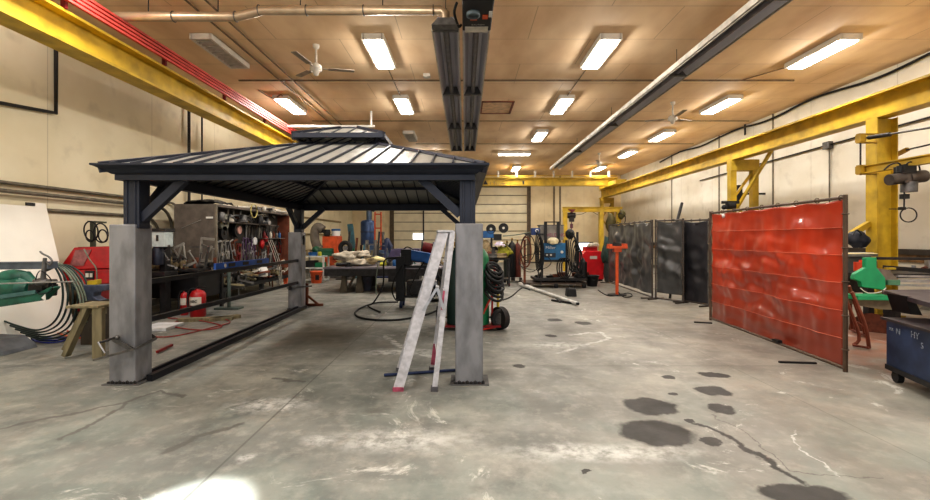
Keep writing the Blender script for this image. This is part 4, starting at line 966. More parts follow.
for i in range(60):
    y = KY0+.15+random.random()*3.7; z = .40+random.random()*.26+(.1 if i % 4 == 0 else 0); m = [midsteel, rust, darksteel, tan, offwhite, wood][i % 6]
    key = m.name; p = Vector((-5.66+random.uniform(-.12, .26), y, z)); r = (random.uniform(-.5, .5), random.uniform(-.4, .4), random.uniform(0, 3))
    if key in offc: o = offc[key].copy(); COL.objects.link(o)
    else:
        o = MB().box(-.2, .2, -.025, .025, -.02, .02).box(-.2, -.16, -.025, .025, -.02, .08).build('steel_offcut', m, local=True); offc[key] = o
        tag(o, '%s metal or timber offcut heaped in the bottom of tool cabinet' % {'worn_steel': 'grey', 'rusty_steel': 'rusty', 'dark_steel': 'black', 'tan_bag': 'tan', 'off_white': 'whitish', 'weathered_timber': 'olive-brown'}[key], 'offcut', '%s offcuts in the tool cabinet tray' % key.replace('_', ' '))
    o.location = p; o.rotation_euler = r; s = random.uniform(.6, 1.3); o.scale = (s, s, s)
# blue level on the gazebo rail
t = thing('spirit_level', 'long blue level resting on the gazebo side rail', 'level', (-3.45, 6.9, 1.06))
a, b = Vector((-3.445, 6.06, 1.105)), Vector((-3.47, 7.75, 1.105))
MB().bar(a, b, .03, .085).build('body', M('level_blue', (20, 92, 190), .4), t)
for k in (.25, .5, .78):
    p = a.lerp(b, k); MB().bar(p+Vector((.018, -.09, 0)), p+Vector((.018, .09, 0)), .006, .05).build('vial_window', black, t)
p = a.lerp(b, .14); MB().cyl(p+Vector((.015, 0, 0)), p+Vector((.022, 0, 0)), .028).build('vial', white, t)
t = thing('pipe_stand', 'grey pipe stand with flat foot on the floor before the tool cabinet', 'stand', FL(229, 309))
b = FL(229, 309); MB().cyl(b, b+Vector((0, 0, 1.0)), .035).build('pole', M('grey_green_pipe', (92, 104, 98), .5, .3), t); MB().box(b.x-.25, b.x+.25, b.y-.12, b.y+.12, 0, .035).build('foot', M('grey_green_pipe', (92, 104, 98), .5, .3), t); MB().box(b.x-.09, b.x+.09, b.y-.05, b.y+.05, 1.0, 1.05).build('rest', darksteel, t)
for i in range(3):
    tag(MB().tube([tb(268+2*i, 240, -5.48), tb(276+2*i, 262, -5.4), tb(280+i, 284, -5.4)], .009).build('thin_rod', offwhite), 'thin pale rod leaning at the right end of the tool cabinet', 'rod', 'thin pale rods at the tool cabinet')
t = thing('angle_prop', 'rusty angle iron prop behind the far left gazebo sleeve', 'prop', (-3.3, 9.75, 0))
MB().bar((X(306, 9.7), 9.7, .03), (X(323, 9.7), 9.7, .03), .05, .05).build('foot', rust, t); MB().bar((X(307, 9.7), 9.7, .5), (X(307, 9.7), 9.7, .02), .05, .05).bar((X(308, 9.7), 9.7, .22), (X(318, 9.7), 9.7, .04), .04, .04).build('upright', rust, t)
# ================================================================== FAR LEFT BAY
Y = 14.9
t = thing('shelf_rack', 'white low shelf rack with dark bins behind the far left gazebo sleeve', 'shelf', (X(313, Y), Y+.3, 0))
x0, x1 = X(303, Y), X(324, Y); zz = Z(256, Y)
for z in (.08, .5, zz): MB().box(x0, x1, Y, Y+.6, z-.04, z).build('shelf', M('rack_white', (196, 200, 196), .6), t)
for xx in (x0, x1-.05):
    for yy in (Y, Y+.55): MB().box(xx, xx+.05, yy, yy+.05, 0, zz).build('post', M('rack_white', (196, 200, 196), .6), t)
tag(MB().box(x0+.06, x0+.36, Y+.08, Y+.5, .5, .72).build('storage_bin', black), 'black bin on the middle shelf of the white rack', 'bin')
tag(MB().box(x0+.38, x1-.08, Y+.08, Y+.5, .5, .66).build('storage_bin', greent), 'green bin on the middle shelf of the white rack', 'bin')
t = thing('plastic_bucket', 'orange plastic bucket with dark label on the floor before white rack', 'bucket', FL(316.5, 283))
b = FL(316.5, 283)
MB().lathe([(.16, 0), (.2, .36), (.215, .37), (.215, .4), (.19, .4)], b, seg=20).build('pail', orange, t); MB().box(b.x+.03, b.x+.15, b.y-.21, b.y-.19, .12, .28).build('label', black, t); MB().tube([(b.x-.21, b.y, .37), (b.x-.15, b.y-.15, .2), (b.x+.15, b.y-.15, .2), (b.x+.21, b.y, .37)], .006).build('bail_handle', darksteel, t)
Y = 15.4
t = thing('green_lathe', 'small dark green bench machine on the white rack', 'machine', (X(320, Y), Y, zz))
MB().cyl(W(314, 251, Y), W(333, 251, Y), .1).box(X(316, Y), X(333, Y), Y-.1, Y+.1, Z(256, Y), Z(252, Y)).ball(W(316, 250, Y), .14).build('body', M('deep_green', (28, 82, 56), .5), t)
MB().bar(W(306, 252, Y), W(316, 250, Y), .03, .03).build('arm', darksteel, t)
Y = 17
t = thing('belt_grinder', 'orange belt grinder with curved grey hose behind the work table', 'machine', (X(331, Y), Y, 0))
MB().box(X(322, Y), X(338, Y), Y, Y+.6, Z(254, Y), Z(236, Y)).build('upper_housing', orange, t, bevel=.03)
MB().box(X(325, Y), X(341, Y), Y-.05, Y+.6, .05, Z(255, Y)).build('lower_cabinet', M('rust_orange', (186, 84, 44), .6, var=.3), t, bevel=.02)
MB().tube([W(323, 230, Y), W(318, 227, Y), W(315, 231, Y), W(315, 240, Y), W(318, 248, Y), W(322, 250, Y)], .17, 12, 5).build('dust_hose', M('grey_duct', (116, 108, 98), .7), t)
MB().lathe([(.1, 0), (.13, .1), (.12, .25)], W(327, 236, Y)).boxr(W(326, 232, Y), (.3, .2, .12), 0, .3).build('grinder_head', darksteel, t)
t = thing('white_canister', 'white canister with blue rim on top of the orange grinder', 'canister', W(336, 236, Y))
b = W(336, 236, Y+.3); MB().lathe([(.16, 0), (.17, .2)], b).build('body', white, t); MB().lathe([(.175, .2), (.175, .28)], b).build('rim', blue, t)
# big work table
t = thing('work_table', 'long heavy steel welding table under far side of the gazebo', 'table', (-2.1, 13, 0))
tt = M('table_steel', (138, 132, 140), .4, .5, .25, 3); Y = 11.9; xa, xb_ = X(323, Y), -.05
MB().box(xa, xb_, Y, 14.3, .66, .71).build('table_top', tt, t, bevel=.005)
MB().box(xa+.02, xb_-.02, Y+.03, Y+.09, .47, .66).build('apron', darksteel, t); MB().box(xa+.02, xa+.08, Y+.03, 14.2, .47, .66).build('apron', darksteel, t)
lg = M('leg_brown', (88, 80, 66), .7)
for px in (342, 358, 440):
    for yy in (Y+.15, 13.8):
        xx = X(px, Y); MB().prism([(xx-.10, 0), (xx+.10, 0), (xx+.045, .5), (xx-.045, .5)], 'y', yy, yy+.12).build('leg', lg, t)
MB().bar((X(344, Y), Y+.25, .05), (X(353, Y), Y+.25, .48), .05, .06).build('brace', lg, t)
tag(MB().lathe([(.15, 0), (.19, .38), (.2, .4)], (X(366, 12.6), 12.6, 0)).build('grey_bucket', M('bucket_blue_grey', (96, 100, 116), .5)), 'grey-blue bucket under the long work table', 'bucket')
# rags and papers
random.seed(5)
for i, (px, py, s, m, lb) in enumerate(((348, 256, .32, cloth, 'pale cloth heap at upper left of the pile on the work table'), (362, 254, .22, cloth, 'pale cloth draped at the top of the pile on the work table'), (345, 262, .25, papery, 'cream cloth at the lower left of the table pile'), (357, 262, .3, cloth, 'beige cloth at the lower middle of the table pile'), (368, 261, .22, tan, 'tan cloth at the right of the table pile'), (376, 259, .18, papery, 'cream crumpled paper right of the table pile'), (341, 258, .16, rust, 'rust-red cloth at the left edge of the table pile'))):
    p = W(px, py, 12.4+.15*(i % 3)); p.z = max(p.z, .78); tag(MB().ball(p, s, (1.1, .7, .38), 18, .9, i*3).build('cloth_heap', m), lb, 'cloth')
for i in range(5):
    p = W(384+i*5, 262, 12.6); p.z = .76
    tag(MB().boxr(p, (.16, .2, .1), 0, 0, .4*i).cyl(p, p+Vector((.05, 0, .12)), .03).build('grinder_part', [olive, darksteel, midsteel, tan, darksteel][i]), ['yellow', 'first dark', 'grey', 'tan', 'last dark'][i]+' small part on the work table between rags and blue feeder', 'part')
t = thing('wire_rack', 'small grey metal rack standing on the work table behind the rags', 'rack', W(370, 262, 13.2))
a, b = X(366.5, 13.2), X(375, 13.2)
for xx in (a, b): MB().box(xx-.02, xx+.02, 13.1, 13.4, .71, Z(240, 13.2)).build('side_frame', midsteel, t)
for z in (Z(256, 13.2), Z(250, 13.2), Z(244, 13.2)): MB().box(a, b, 13.1, 13.4, z-.02, z).build('shelf', midsteel, t)
tag(MB().prism([(X(388, 15), Z(257, 15)), (X(392, 15), Z(249, 15)), (X(419, 15), Z(249, 15)), (X(419, 15), Z(257, 15))], 'y', 15, 16).build('purple_slab', M('purple_slab', (72, 62, 92), .6)), 'dark purple covered slab behind the blue feeder', 'slab')
tag(MB().box(X(388, 15), X(419, 15), 15.05, 15.95, 0, Z(257, 15)).box(X(387, 15), X(420, 15), 15, 16, Z(257.5, 15), Z(257, 15)).build('dark_crate', darksteel), 'dark crate under the purple slab', 'crate')
# blue drum machine
Y = 19.5
t = thing('blue_drum_machine', 'blue drum-shaped machine with upright pipe far behind the work table', 'machine', (X(368, Y), Y, 0))
xx = X(368, Y); MB().lathe([(.3, 0), (.32, .05), (.32, 1.0), (.26, 1.08), (.06, 1.12)], (xx, Y, Z(245, Y)), seg=24).build('drum', M('drum_blue', (58, 82, 122), .4, .3), t)
MB().cyl((xx+.05, Y, Z(222, Y)), (xx+.05, Y, Z(205, Y)), .12).build('stack_pipe', M('pipe_blue', (88, 104, 124), .4, .4), t)
MB().cyl((xx-.3, Y, 2.95), (xx+.3, Y, 2.75), .1).boxr((xx-.45, Y, 2.92), (.25, .3, .2)).build('head_motor', darksteel, t)
for dx in (-.3, .3): MB().box(xx+dx-.04, xx+dx+.04, Y-.04, Y+.04, 0, Z(245, Y)).build('leg', darksteel, t)
MB().ring((xx, Y, Z(232, Y)), .33, .015).build('band', darksteel, t)
t = thing('orange_scaffold', 'tall thin orange scaffold stand right of the blue drum', 'frame', (X(378, 19), 19, 0))
for a in (375, 381): MB().box(X(a, 19)-.03, X(a, 19)+.03, 18.97, 19.03, 0, Z(212, 19)).build('upright', orange, t)
for z in (2.5, 1.9, 1.3): MB().box(X(375, 19), X(381, 19), 18.97, 19.03, z, z+.05).build('crossbar', orange, t)
t = thing('blue_press', 'dark blue press frame right of the orange scaffold stand', 'machine', (X(385, 18), 18, 0))
MB().prism([(X(380, 18), 0), (X(391, 18), 0), (X(391, 18), Z(246, 18)), (X(387, 18), Z(238, 18)), (X(382, 18), Z(240, 18))], 'y', 18, 18.5).build('body', blued, t, bevel=.03); MB().cyl(W(383, 243, 17.98), W(383, 232, 17.98), .06).build('ram', midsteel, t)
t = thing('teal_leaning_panel', 'tall teal blade-like piece leaning back left of the blue drum', 'panel', (X(351, 18), 18, 0))  # tall slanted teal board on a stem
MB().bar((X(354, 18), 18, .7), (X(349.5, 18), 18.1, Z(224, 18)), .22, .08, (0, 1, 0)).build('blade', teal, t); MB().bar((X(354.8, 18), 17.95, .0), (X(354, 18), 17.95, Z(248, 18)), .08, .08).build('stem', greent, t)
t = thing('spare_wheel', 'dark wheel standing upright behind the rags on the work table', 'wheel', (X(346, 16), 16, 0))
MB().ring(W(345.5, 248, 16), .2, .08, (.2, 1, 0)).build('tyre', rubber, t); MB().cyl(W(345.5, 248, 16.03), W(345.5, 248, 15.97), .09).build('rim', midsteel, t); MB().box(X(345.5, 16)-.05, X(345.5, 16)+.05, 15.95, 16.1, 0, Z(254, 16)).box(X(345.5, 16)-.3, X(345.5, 16)+.3, 15.8, 16.2, 0, .04).build('stand', darksteel, t)

# ================================================================== WELDING CART UNDER THE GAZEBO
Y = 9.4
t = thing('welding_cart', 'black welding cart on castors left of the step ladder', 'cart', (X(410, Y), Y, 0))
x0, x1 = X(397, Y), X(428, Y)
MB().box(x0, x1, Y, Y+.45, .22, .27).build('lower_shelf', black, t); MB().box(x0, x1, Y, Y+.45, .86, .90).build('top_shelf', black, t)
for xx in (x0, x1-.04):
    for yy in (Y, Y+.41): MB().box(xx, xx+.04, yy, yy+.04, .15, .9).build('post', black, t)
MB().box(x0-.02, x0+.16, Y-.03, Y+.15, .16, 1.1).build('mast', black, t)
for xx in (x0+.08, x1-.06):
    for yy in (Y+.04, Y+.4): MB().cyl((xx-.025, yy, .075), (xx+.025, yy, .075), .075).box(xx-.02, xx+.02, yy-.02, yy+.02, .1, .22).build('castor', blued, t)
tag(MB().box(x0+.2, x1-.06, Y+.05, Y+.4, .27, .58).box(x0+.24, x1-.1, Y+.03, Y+.05, .3, .5).build('power_source', darksteel, bevel=.01), 'dark power unit on the lower shelf of the black welding cart', 'welder')
t = thing('wire_feeder', 'blue wire feeder lying on top of the black welding cart', 'wire feeder', W(416, 262, Y))
MB().boxr(W(420, 256.5, Y+.15), (.46, .3, .22), 0, .18).build('body', M('feeder_blue', (24, 98, 176), .4), t, bevel=.03)
MB().boxr(W(407, 257, Y+.15), (.22, .32, .34)).build('control_box', black, t, bevel=.01)
MB().tube([W(401, 252, Y+.1), W(407, 247, Y+.05), W(414, 250, Y+.1)], .014).build('carry_handle', darksteel, t)
MB().boxr(W(401.5, 255, Y+.05), (.05, .05, .07)).build('socket', silver, t)
t = thing('red_hose_reel', 'dark red roll behind the blue feeder', 'reel', W(428, 252, 10.6))
MB().cyl(W(423, 248, 10.6), W(433, 250, 10.6), .15, seg=18).build('drum', redd, t); MB().cyl(W(422, 248, 10.6), W(423, 248, 10.6), .2, seg=18).cyl(W(433, 250, 10.6), W(434, 250, 10.6), .2, seg=18).build('cheek', black, t); MB().box(X(424, 10.6), X(432, 10.6), 10.5, 10.7, 0, Z(252, 10.6)).build('stand', darksteel, t)
cab_l = 'black welding cable drooping from the cart to the floor'
hose([W(402, 262, Y), W(392, 258, Y), W(384, 262, Y-.1), W(383, 285, Y-.1), W(374, 302, Y-.2), FL(368, 306, .02), FL(380, 312, .02)], .016, rubber, 'black cable hanging from the feeder in a wide loop left of cart', name='welding_cable')
hose([W(404, 264, Y), W(396, 275, Y-.1), W(392, 290, Y-.1), W(396, 300, Y-.1), W(400, 298, Y)], .014, rubber, 'short cable loop close against the welding cart mast', name='welding_cable')
hose([FL(398, 302, .02), FL(375, 303, .02), FL(356, 311, .02), FL(362, 318, .02), FL(395, 320, .02), FL(428, 314, .02), FL(445, 306, .02)], .018, rubber, 'black cable in a long loop on the floor before the work table', name='welding_cable')
hose([W(424, 262, Y-.05), W(416, 275, Y-.1), W(410, 292, Y-.1), W(420, 297, Y-.1), W(430, 280, Y-.05), W(434, 266, Y), W(441, 262, Y)], .016, rubber, 'thick cable looping in front of the cart towards the ladder', name='welding_cable')
hose([W(378, 262, Y+2.4), W(376, 285, Y+2.3), W(378, 300, Y+2), W(390, 304, Y+1)], .012, hg, 'thin grey cable hanging off the work table edge', name='thin_cable')
t = thing('pipe_rack', 'dark low rack of black hoses under the work table right of the cart', 'rack', (X(442, 10.4), 10.4, 0))
MB().box(X(430, 10.4), X(456, 10.4), 10.3, 10.9, .18, .24).box(X(430, 10.4), X(456, 10.4), 10.3, 10.35, .5, .56).build('frame', black, t)
for i in range(4): MB().tube([W(432+5*i, 272, 10.3), W(436+5*i, 284, 10.25), W(434+5*i, 296, 10.25), W(431+5*i, 288, 10.3)], .03).build('hose_loop', rubber, t)
for a in (431, 455): MB().box(X(a, 10.4)-.03, X(a, 10.4)+.03, 10.35, 10.85, 0, .8).build('upright', black, t)

# ================================================================== GAS CYLINDER CART
Yc = 7.25
t = thing('cylinder_cart', 'red and yellow two-wheel gas cylinder cart behind the near right sleeve', 'cart', (.3, Yc, 0))
MB().box(-.32, .58, Yc-.18, Yc+.2, .06, .09).build('base_plate', redd, t)
wh = M('tyre_black', (36, 34, 34), .8)
for sx, xx in ((1, X(502.5, Yc)), (-1, -.42)):
    MB().cyl((xx-.05, Yc+.05, .185), (xx+.05, Yc+.05, .185), .185, seg=24).build('wheel', wh, t) if sx < 0 else None
    if sx > 0:
        w = MB().cyl((xx-.08, Yc-.04, .185), (xx+.0, Yc+.02, .185), .185, seg=24).build('wheel', wh, t)
        MB().cyl((xx-.05, Yc-.10, .185), (xx-.035, Yc-.03, .185), .09, seg=18).build('wheel_rim', midsteel, w)
        MB().ring((xx-.045, Yc-.075, .185), .13, .04, (.5, -1, 0)).build('tyre_tread', wh, w)
MB().cyl((X(498, Yc), Yc, .06), (X(498, Yc), Yc, Z(284, Yc)), .022).build('frame_post', M('cart_yellow', (212, 186, 60), .5), t)
MB().cyl((X(492, Yc), Yc-.05, .08), (X(492, Yc), Yc-.05, Z(282, Yc)), .016).build('frame_post', red, t)
MB().cyl(W(481, 318, Yc-.15), W(497, 285, Yc-.15), .018).cyl(W(480, 330, Yc-.15), W(496, 327, Yc-.15), .016).build('brace_tube', M('cart_red', (196, 52, 38), .5), t)
MB().tube([(.5, Yc+.15, .9), (.45, Yc+.25, 1.05), (.1, Yc+.28, 1.1), (-.25, Yc+.25, 1.05), (-.25, Yc+.15, .9)], .018).build('push_handle', red, t)
MB().cyl((-.38, Yc+.05, .185), (.5, Yc+.05, .185), .015).build('axle', darksteel, t)
def gas(px, r, h, m, label, y=Yc, z0=.09):
    xx = X(px, y); t = thing('gas_cylinder', label, 'gas cylinder', (xx, y, z0))
    MB().lathe([(r*.95, 0), (r, .02), (r, h*.82), (r*.9, h*.88), (r*.6, h*.94), (r*.25, h*.97), (r*.25, h)], (xx, y, z0), seg=24).build('shell', m, t)
    MB().cyl((xx, y, z0+h), (xx, y, z0+h+.06), .02).cyl((xx-.03, y, z0+h+.06), (xx+.03, y, z0+h+.06), .035).build('valve', M('brass', (150, 120, 60), .4, .7), t)
    return t
gas(477.5, .19, 1.30, greent, 'bright green gas cylinder on the cart right behind the near right sleeve')
gas(456, .15, 1.25, M('dark_green_cyl', (24, 52, 46), .4), 'dark green gas cylinder between ladder and near right sleeve')
t = thing('hose_coil', 'coils of black torch hose hung on the gas cylinder cart', 'hose', W(495, 292, Yc))
for i in range(9):
    MB().ring(W(494+(i % 2)*1.2, 268+3.2*i, Yc-.12-.03*(i % 3)), .13+.015*(i % 3), .022, (.35, -.55, .75), 20, 6, .9).build('coil', rubber, t)

# ================================================================== CLUTTER BEHIND THE CART
Y = 13.6
t = thing('feeder_table', 'dark steel trolley carrying the wire feeders behind the gas cart', 'trolley', (X(494, Y), Y, 0))
MB().box(X(482, Y), X(510, Y), Y, Y+.6, .82, .87).build('top', darksteel, t)
for a in (483, 508.5):
    for yy in (Y+.02, Y+.53): MB().box(X(a, Y), X(a, Y)+.05, yy, yy+.05, 0, .82).build('leg', darksteel, t)
MB().box(X(482, Y), X(510, Y), Y, Y+.6, .2, .24).build('lower_shelf', darksteel, t)
for px, w_, h_, m, lb in ((487, .2, .34, tan, 'tan burlap-like lump behind the gas cart, left'), (494, .18, .26, darksteel, 'dark lump of gear in the middle of the trolley'), (489, .24, .2, rust, 'rusty-brown gear heap low on the trolley')):
    tag(MB().ball(W(px, 262-h_*28, Y+.25), w_, (1, .9, h_/w_), 14, .6, px).build('gear_heap', m), lb, 'gear')
t = thing('olive_bag', 'olive-yellow bag at the right of the feeder trolley top', 'bag', W(504, 262, Y))
MB().ball(W(504, 252, Y+.2), .25, (1.0, .8, .72), 18, .45, 2).build('body', olive, t); MB().tube([W(499, 250, Y-.02), W(504, 243, Y-.02), W(509, 250, Y-.02)], .02).build('strap', M('olive_dark', (110, 104, 36), .8), t)
tag(MB().lathe([(.17, 0), (.16, .06), (.1, .11), (.02, .13)], W(500, 245.5, Y+.1)).cyl(W(500, 245.5, Y+.1), W(500, 245, Y+.1), .21).build('hard_hat', M('lilac_white', (206, 196, 214), .4)), 'whitish hard hat resting on top of the olive bag', 'hat')
t = thing('double_wire_feeder', 'blue wire feeder with two black wire spools above the trolley', 'wire feeder', W(490, 240, Y))
MB().box(X(483, Y), X(494, Y), Y+.1, Y+.4, Z(238, Y), Z(231, Y)).build('body', blue, t, bevel=.02); MB().box(X(494, Y), X(502, Y), Y+.15, Y+.35, Z(240, Y), Z(234, Y)).build('drive_box', black, t)
MB().box(X(491, Y), X(493, Y), Y+.2, Y+.3, .87, Z(238, Y)).build('pedestal', darksteel, t)
for px, py in ((491, 229), (503.5, 228)):
    s = MB().cyl(W(px, py, Y+.12), W(px, py, Y+.3), .15, seg=24).ring(W(px, py, Y+.11), .14, .015, (0, 1, 0)).build('wire_spool', black, t)
    MB().cyl(W(px, py, Y+.09), W(px, py, Y+.12), .04, seg=16).build('spool_hub', offwhite, s)
MB().tube([W(503, 236, Y), W(515, 235, Y), W(526, 233, Y-.2), W(537, 230, Y-.3)], .018).build('torch_lead', hg, t)
t = thing('cylinder_rack', 'low grey pallet rack holding dark and rusty cylinders', 'rack', FL(513, 281))
Y = 15.1
MB().box(X(503, Y), X(521, Y), Y-.3, Y+.3, .06, .16).build('deck', darksteel, t)
for a in (506, 514): MB().box(X(a, Y), X(a+4, Y), Y-.33, Y-.3, .06, .18).build('white_block', offwhite, t)
for a in (504, 519): MB().cyl((X(a, Y)-.04, Y-.25, .05), (X(a, Y)+.04, Y-.25, .05), .05).build('castor', black, t)
gas(507, .12, 1.15, M('green_black', (40, 46, 40), .5), 'blackish-green cylinder at left of the low pallet rack', Y, .16)
gas(512, .13, 1.25, black, 'black cylinder in the middle of the low pallet rack', Y-.05, .16)
gas(517.5, .12, 1.2, M('rust_red_cyl', (104, 48, 38), .6), 'rust-red cylinder at right of the low pallet rack', Y, .16)

# ================================================================== BLUE WELDER STATION
Y = 13.2
t = thing('welder_station', 'wheeled welding station frame with black posts in the middle distance', 'cart', (X(555, Y), Y+.4, 0))
x0, x1 = X(524, Y), X(587, Y)
MB().box(x0, x1, Y, Y+.9, .10, .16).build('deck', M('rusty_deck', (86, 72, 62), .7, .2), t); MB().box(X(535, Y), x1, Y-.05, Y+.9, .22, .30).build('upper_deck', darksteel, t)
for a in (528, 556, 584):
    MB().cyl((X(a, Y)-.05, Y, .07), (X(a, Y)+.05, Y, .07), .07).build('castor', rubber, t)
for a, top in ((542.5, 240), (567, 240), (525, 240), (578, 232)):
    MB().box(X(a, Y)-.03, X(a, Y)+.03, Y+.05, Y+.11, .16, Z(top, Y)).build('frame_post', darksteel if a != 525 else rust, t)
for a in (545.8, 558.5): MB().box(X(a, Y)-.04, X(a, Y)+.04, Y+.0, Y+.08, Z(243, Y), Z(221.5, Y)).build('lifting_strap', black, t)
MB().box(X(545, Y), X(559, Y), Y+.02, Y+.06, Z(222.5, Y), Z(221.5, Y)).build('strap_bar', black, t)
MB().box(X(525, Y), X(544, Y), Y+.05, Y+.1, Z(235, Y), Z(233.5, Y)).box(X(525, Y), X(543, Y), Y+.05, Y+.1, Z(263, Y), Z(262, Y)).build('side_arm', darksteel, t)
MB().box(X(542, Y), X(568, Y), Y+.04, Y+.5, Z(262, Y), Z(260, Y)).build('welder_shelf', darksteel, t)
MB().cyl(W(538, 271, Y), W(541, 292-7, Y), .02).build('strut', darksteel, t)
tw = thing('blue_welder', 'blue box welding power source with pale lettering on the station', 'welder', W(555, 260, Y))
MB().box(X(543.5, Y), X(566.5, Y), Y+.06, Y+.6, Z(260, Y), Z(243, Y)).build('case', M('welder_blue', (40, 106, 150), .45, 0, .15, 8), tw, bevel=.015)
MB().box(X(545, Y), X(556, Y), Y+.045, Y+.06, Z(257.5, Y), Z(253, Y)).build('control_strip', M('strip_dark', (40, 50, 62)), tw)
MB().cyl(W(547, 255, Y+.02), W(547, 255, Y+.06), .03).cyl(W(551, 255, Y+.02), W(551, 255, Y+.06), .03).cyl(W(562, 252, Y+.02), W(562, 252, Y+.06), .045).build('knob', offwhite, tw)
text('lettering', 'Miller', .13, white, (X(545.8, Y), Y+.05, Z(249.0, Y)), (1, 0, 0), (0, 0, 1), tw)
tc_ = thing('grey_cabinet', 'grey case with a line of pink lettering above the blue welder', 'case', W(553, 240, Y))
MB().box(X(541, Y), X(564.5, Y), Y+.1, Y+.5, Z(240, Y), Z(225, Y)).build('body', M('case_grey', (146, 140, 132), .6, 0, .15, 4), tc_, bevel=.01)
MB().box(X(540, Y), X(565, Y), Y+.08, Y+.52, Z(225.5, Y), Z(224.7, Y)).build('lid', midsteel, tc_)
text('lettering', 'WELDING', .14, M('magenta_ink', (150, 50, 90)), (X(545, Y), Y+.095, Z(236.5, Y)), (1, 0, 0), (0, 0, 1), tc_)
tag(MB().ball(W(553, 241, Y+.0), .15, (1.15, .9, .75), 16).box(X(549, Y), X(557, Y), Y-.15, Y-.1, Z(243.5, Y), Z(242.5, Y)).build('cream_helmet', M('cream_plastic', (214, 202, 168), .4)), 'cream helmet hanging between grey case and blue welder', 'helmet')
t = thing('small_blue_box', 'small dark blue box with round white emblem left of the grey case', 'box', W(535, 234, Y))
MB().box(X(531.5, Y), X(540, Y), Y, Y+.2, Z(235, Y), Z(228, Y)).build('body', M('box_blue', (36, 62, 116), .5), t, bevel=.01); MB().ring(W(537, 230.8, Y-.01), .04, .012, (0, 1, 0)).build('emblem', white, t)
# cables around it
def loop(cx, cy, rx, ry, r, m, label, g=None, yy=0., n=14, name='cable_loop'):
    pts = [W(cx+rx*math.cos(2*PI*i/n), cy+ry*math.sin(2*PI*i/n), Y-.05+yy+.05*math.sin(3*i)) for i in range(n)]
    return tag(MB().tube(pts, r, 6, 3, True).build(name, m), label, 'cable', g)
loop(526, 252, 5, 15, .022, rust, 'rust-red cable hank hanging at the left arm of the station')
loop(528, 248, 7, 13, .014, rubber, 'thin black cable loop beside the rust-red hank')
for i in range(4): loop(538+i*1.1, 251+i, 2.6, 20-2*i, .017, rubber, 'thick black cable hank left of the blue welder', 'cable hanks left of the blue welder', -.05*i)
for i in range(5): loop(572+i*1.6, 252+2*i, 3.8, 20-2*i, .018, rubber, 'thick black cable hank right of the blue welder', 'cable hanks right of the blue welder', -.05*i)
for i in range(3): loop(562+i*2.2, 268, 5, 10, .018, rubber, 'black cable coil under the blue welder', 'cable coils under the blue welder', -.04*i)
loop(535, 262, 16, 8, .010, rubber, 'wide thin cable loop below the left arm of station'); loop(530, 258, 11, 14, .010, rubber, 'tall thin cable loop at the far left of the station')
t = thing('welding_helmet', 'black welding helmet on top of the station at right', 'helmet', W(570, 240, Y))
MB().ball(W(570, 234, Y+.1), .16, (.9, .8, 1), 16).build('shell', black, t); MB().box(X(568, Y), X(572.5, Y), Y-.07, Y-.02, Z(234.5, Y), Z(232, Y)).build('visor', M('visor', (30, 60, 50), .1), t)
tag(MB().cyl(W(583, 262, Y+.2), W(583, 278, Y+.2), .12, seg=16).cyl(W(583, 262, Y+.2), W(583, 258, Y+.2), .09, .03).build('black_bottle_tank', black), 'black tank hanging low at right of the station', 'tank')
# pole on floor
t = thing('white_pole', 'long white pole with flared head lying on the floor before the station', 'pole', FL(550, 292))
a, b = FL(520, 284, .05), FL(577, 303.5, .05); c_ = a.lerp(b, .28)
MB().cyl(a, c_, .07, .055).build('head', white, t); MB().cyl(c_, b, .045, .04).build('tube', M('pole_white', (206, 204, 198), .4), t); MB().cyl(b, b+(b-a).normalized()*.06, .03).build('tip', black, t)
tag(MB().bar(FL(552, 300, .03), FL(572, 303, .03), .06, .04).bar(FL(556, 298, .03), FL(560, 302, .03), .03, .03).build('black_bracket', black), 'thin black bracket on the floor beside the white pole', 'bracket')
hose([FL(503, 300, .015), FL(512, 296, .015), FL(522, 288, .015), FL(530, 290, .015)], .015, rubber, 'black cable on the floor running to the white pole', name='floor_cable')
Y = 11.25
t = thing('black_charger', 'small black box with handle on the floor in front of the station', 'box', (X(571.5, Y), Y, 0))
MB().prism([(X(567, Y), 0), (X(577, Y), 0), (X(576, Y), .2), (X(568, Y), .2)], 'y', Y, Y+.25).build('body', black, t, bevel=.01); MB().tube([W(569, 289.5, Y+.1), W(569, 285.5, Y+.1), W(574.5, 285.5, Y+.1), W(574.5, 289.5, Y+.1)], .012, n=2).build('handle', black, t)
# red cabinet & bucket
Y = 15.3
t = thing('red_tool_chest', 'red cabinet with raised back section near the right gantry post', 'cabinet', (X(593, Y), Y+.3, 0))
MB().prism([(X(583, Y), .06), (X(604, Y), .06), (X(604, Y), Z(254, Y)), (X(601, Y), Z(251, Y)), (X(586, Y), Z(251, Y)), (X(583, Y), Z(254, Y))], 'y', Y, Y+.6).build('body', M('bright_red', (200, 26, 36), .4, 0, .1), t, bevel=.02)
MB().box(X(587, Y), X(600, Y), Y+.3, Y+.6, Z(252, Y), Z(247, Y)).build('raised_back', red, t, bevel=.02); MB().box(X(590, Y), X(597, Y), Y-.015, Y, Z(259, Y), Z(256, Y)).build('label_plate', offwhite, t)
MB().box(X(584, Y), X(603, Y), Y+.05, Y+.55, 0, .06).build('plinth', black, t)
tag(MB().ball(W(593, 245, Y+.3), .14, (1.6, .8, .6), 12, .5, 6).build('white_rag', cloth), 'crumpled whitish rag on top of the red cabinet', 'rag')
t = thing('black_bucket', 'round black tub on the floor in front of the red cabinet', 'tub', FL(592, 286))
b = FL(592, 286); MB().lathe([(.15, 0), (.21, .3), (.225, .31), (.225, .34), (.2, .34), (.19, .3)], b, seg=20).build('tub', black, t); MB().tube([b+Vector((-.22, 0, .31)), b+Vector((0, -.2, .2)), b+Vector((.22, 0, .31))], .008).build('bail_handle', midsteel, t)
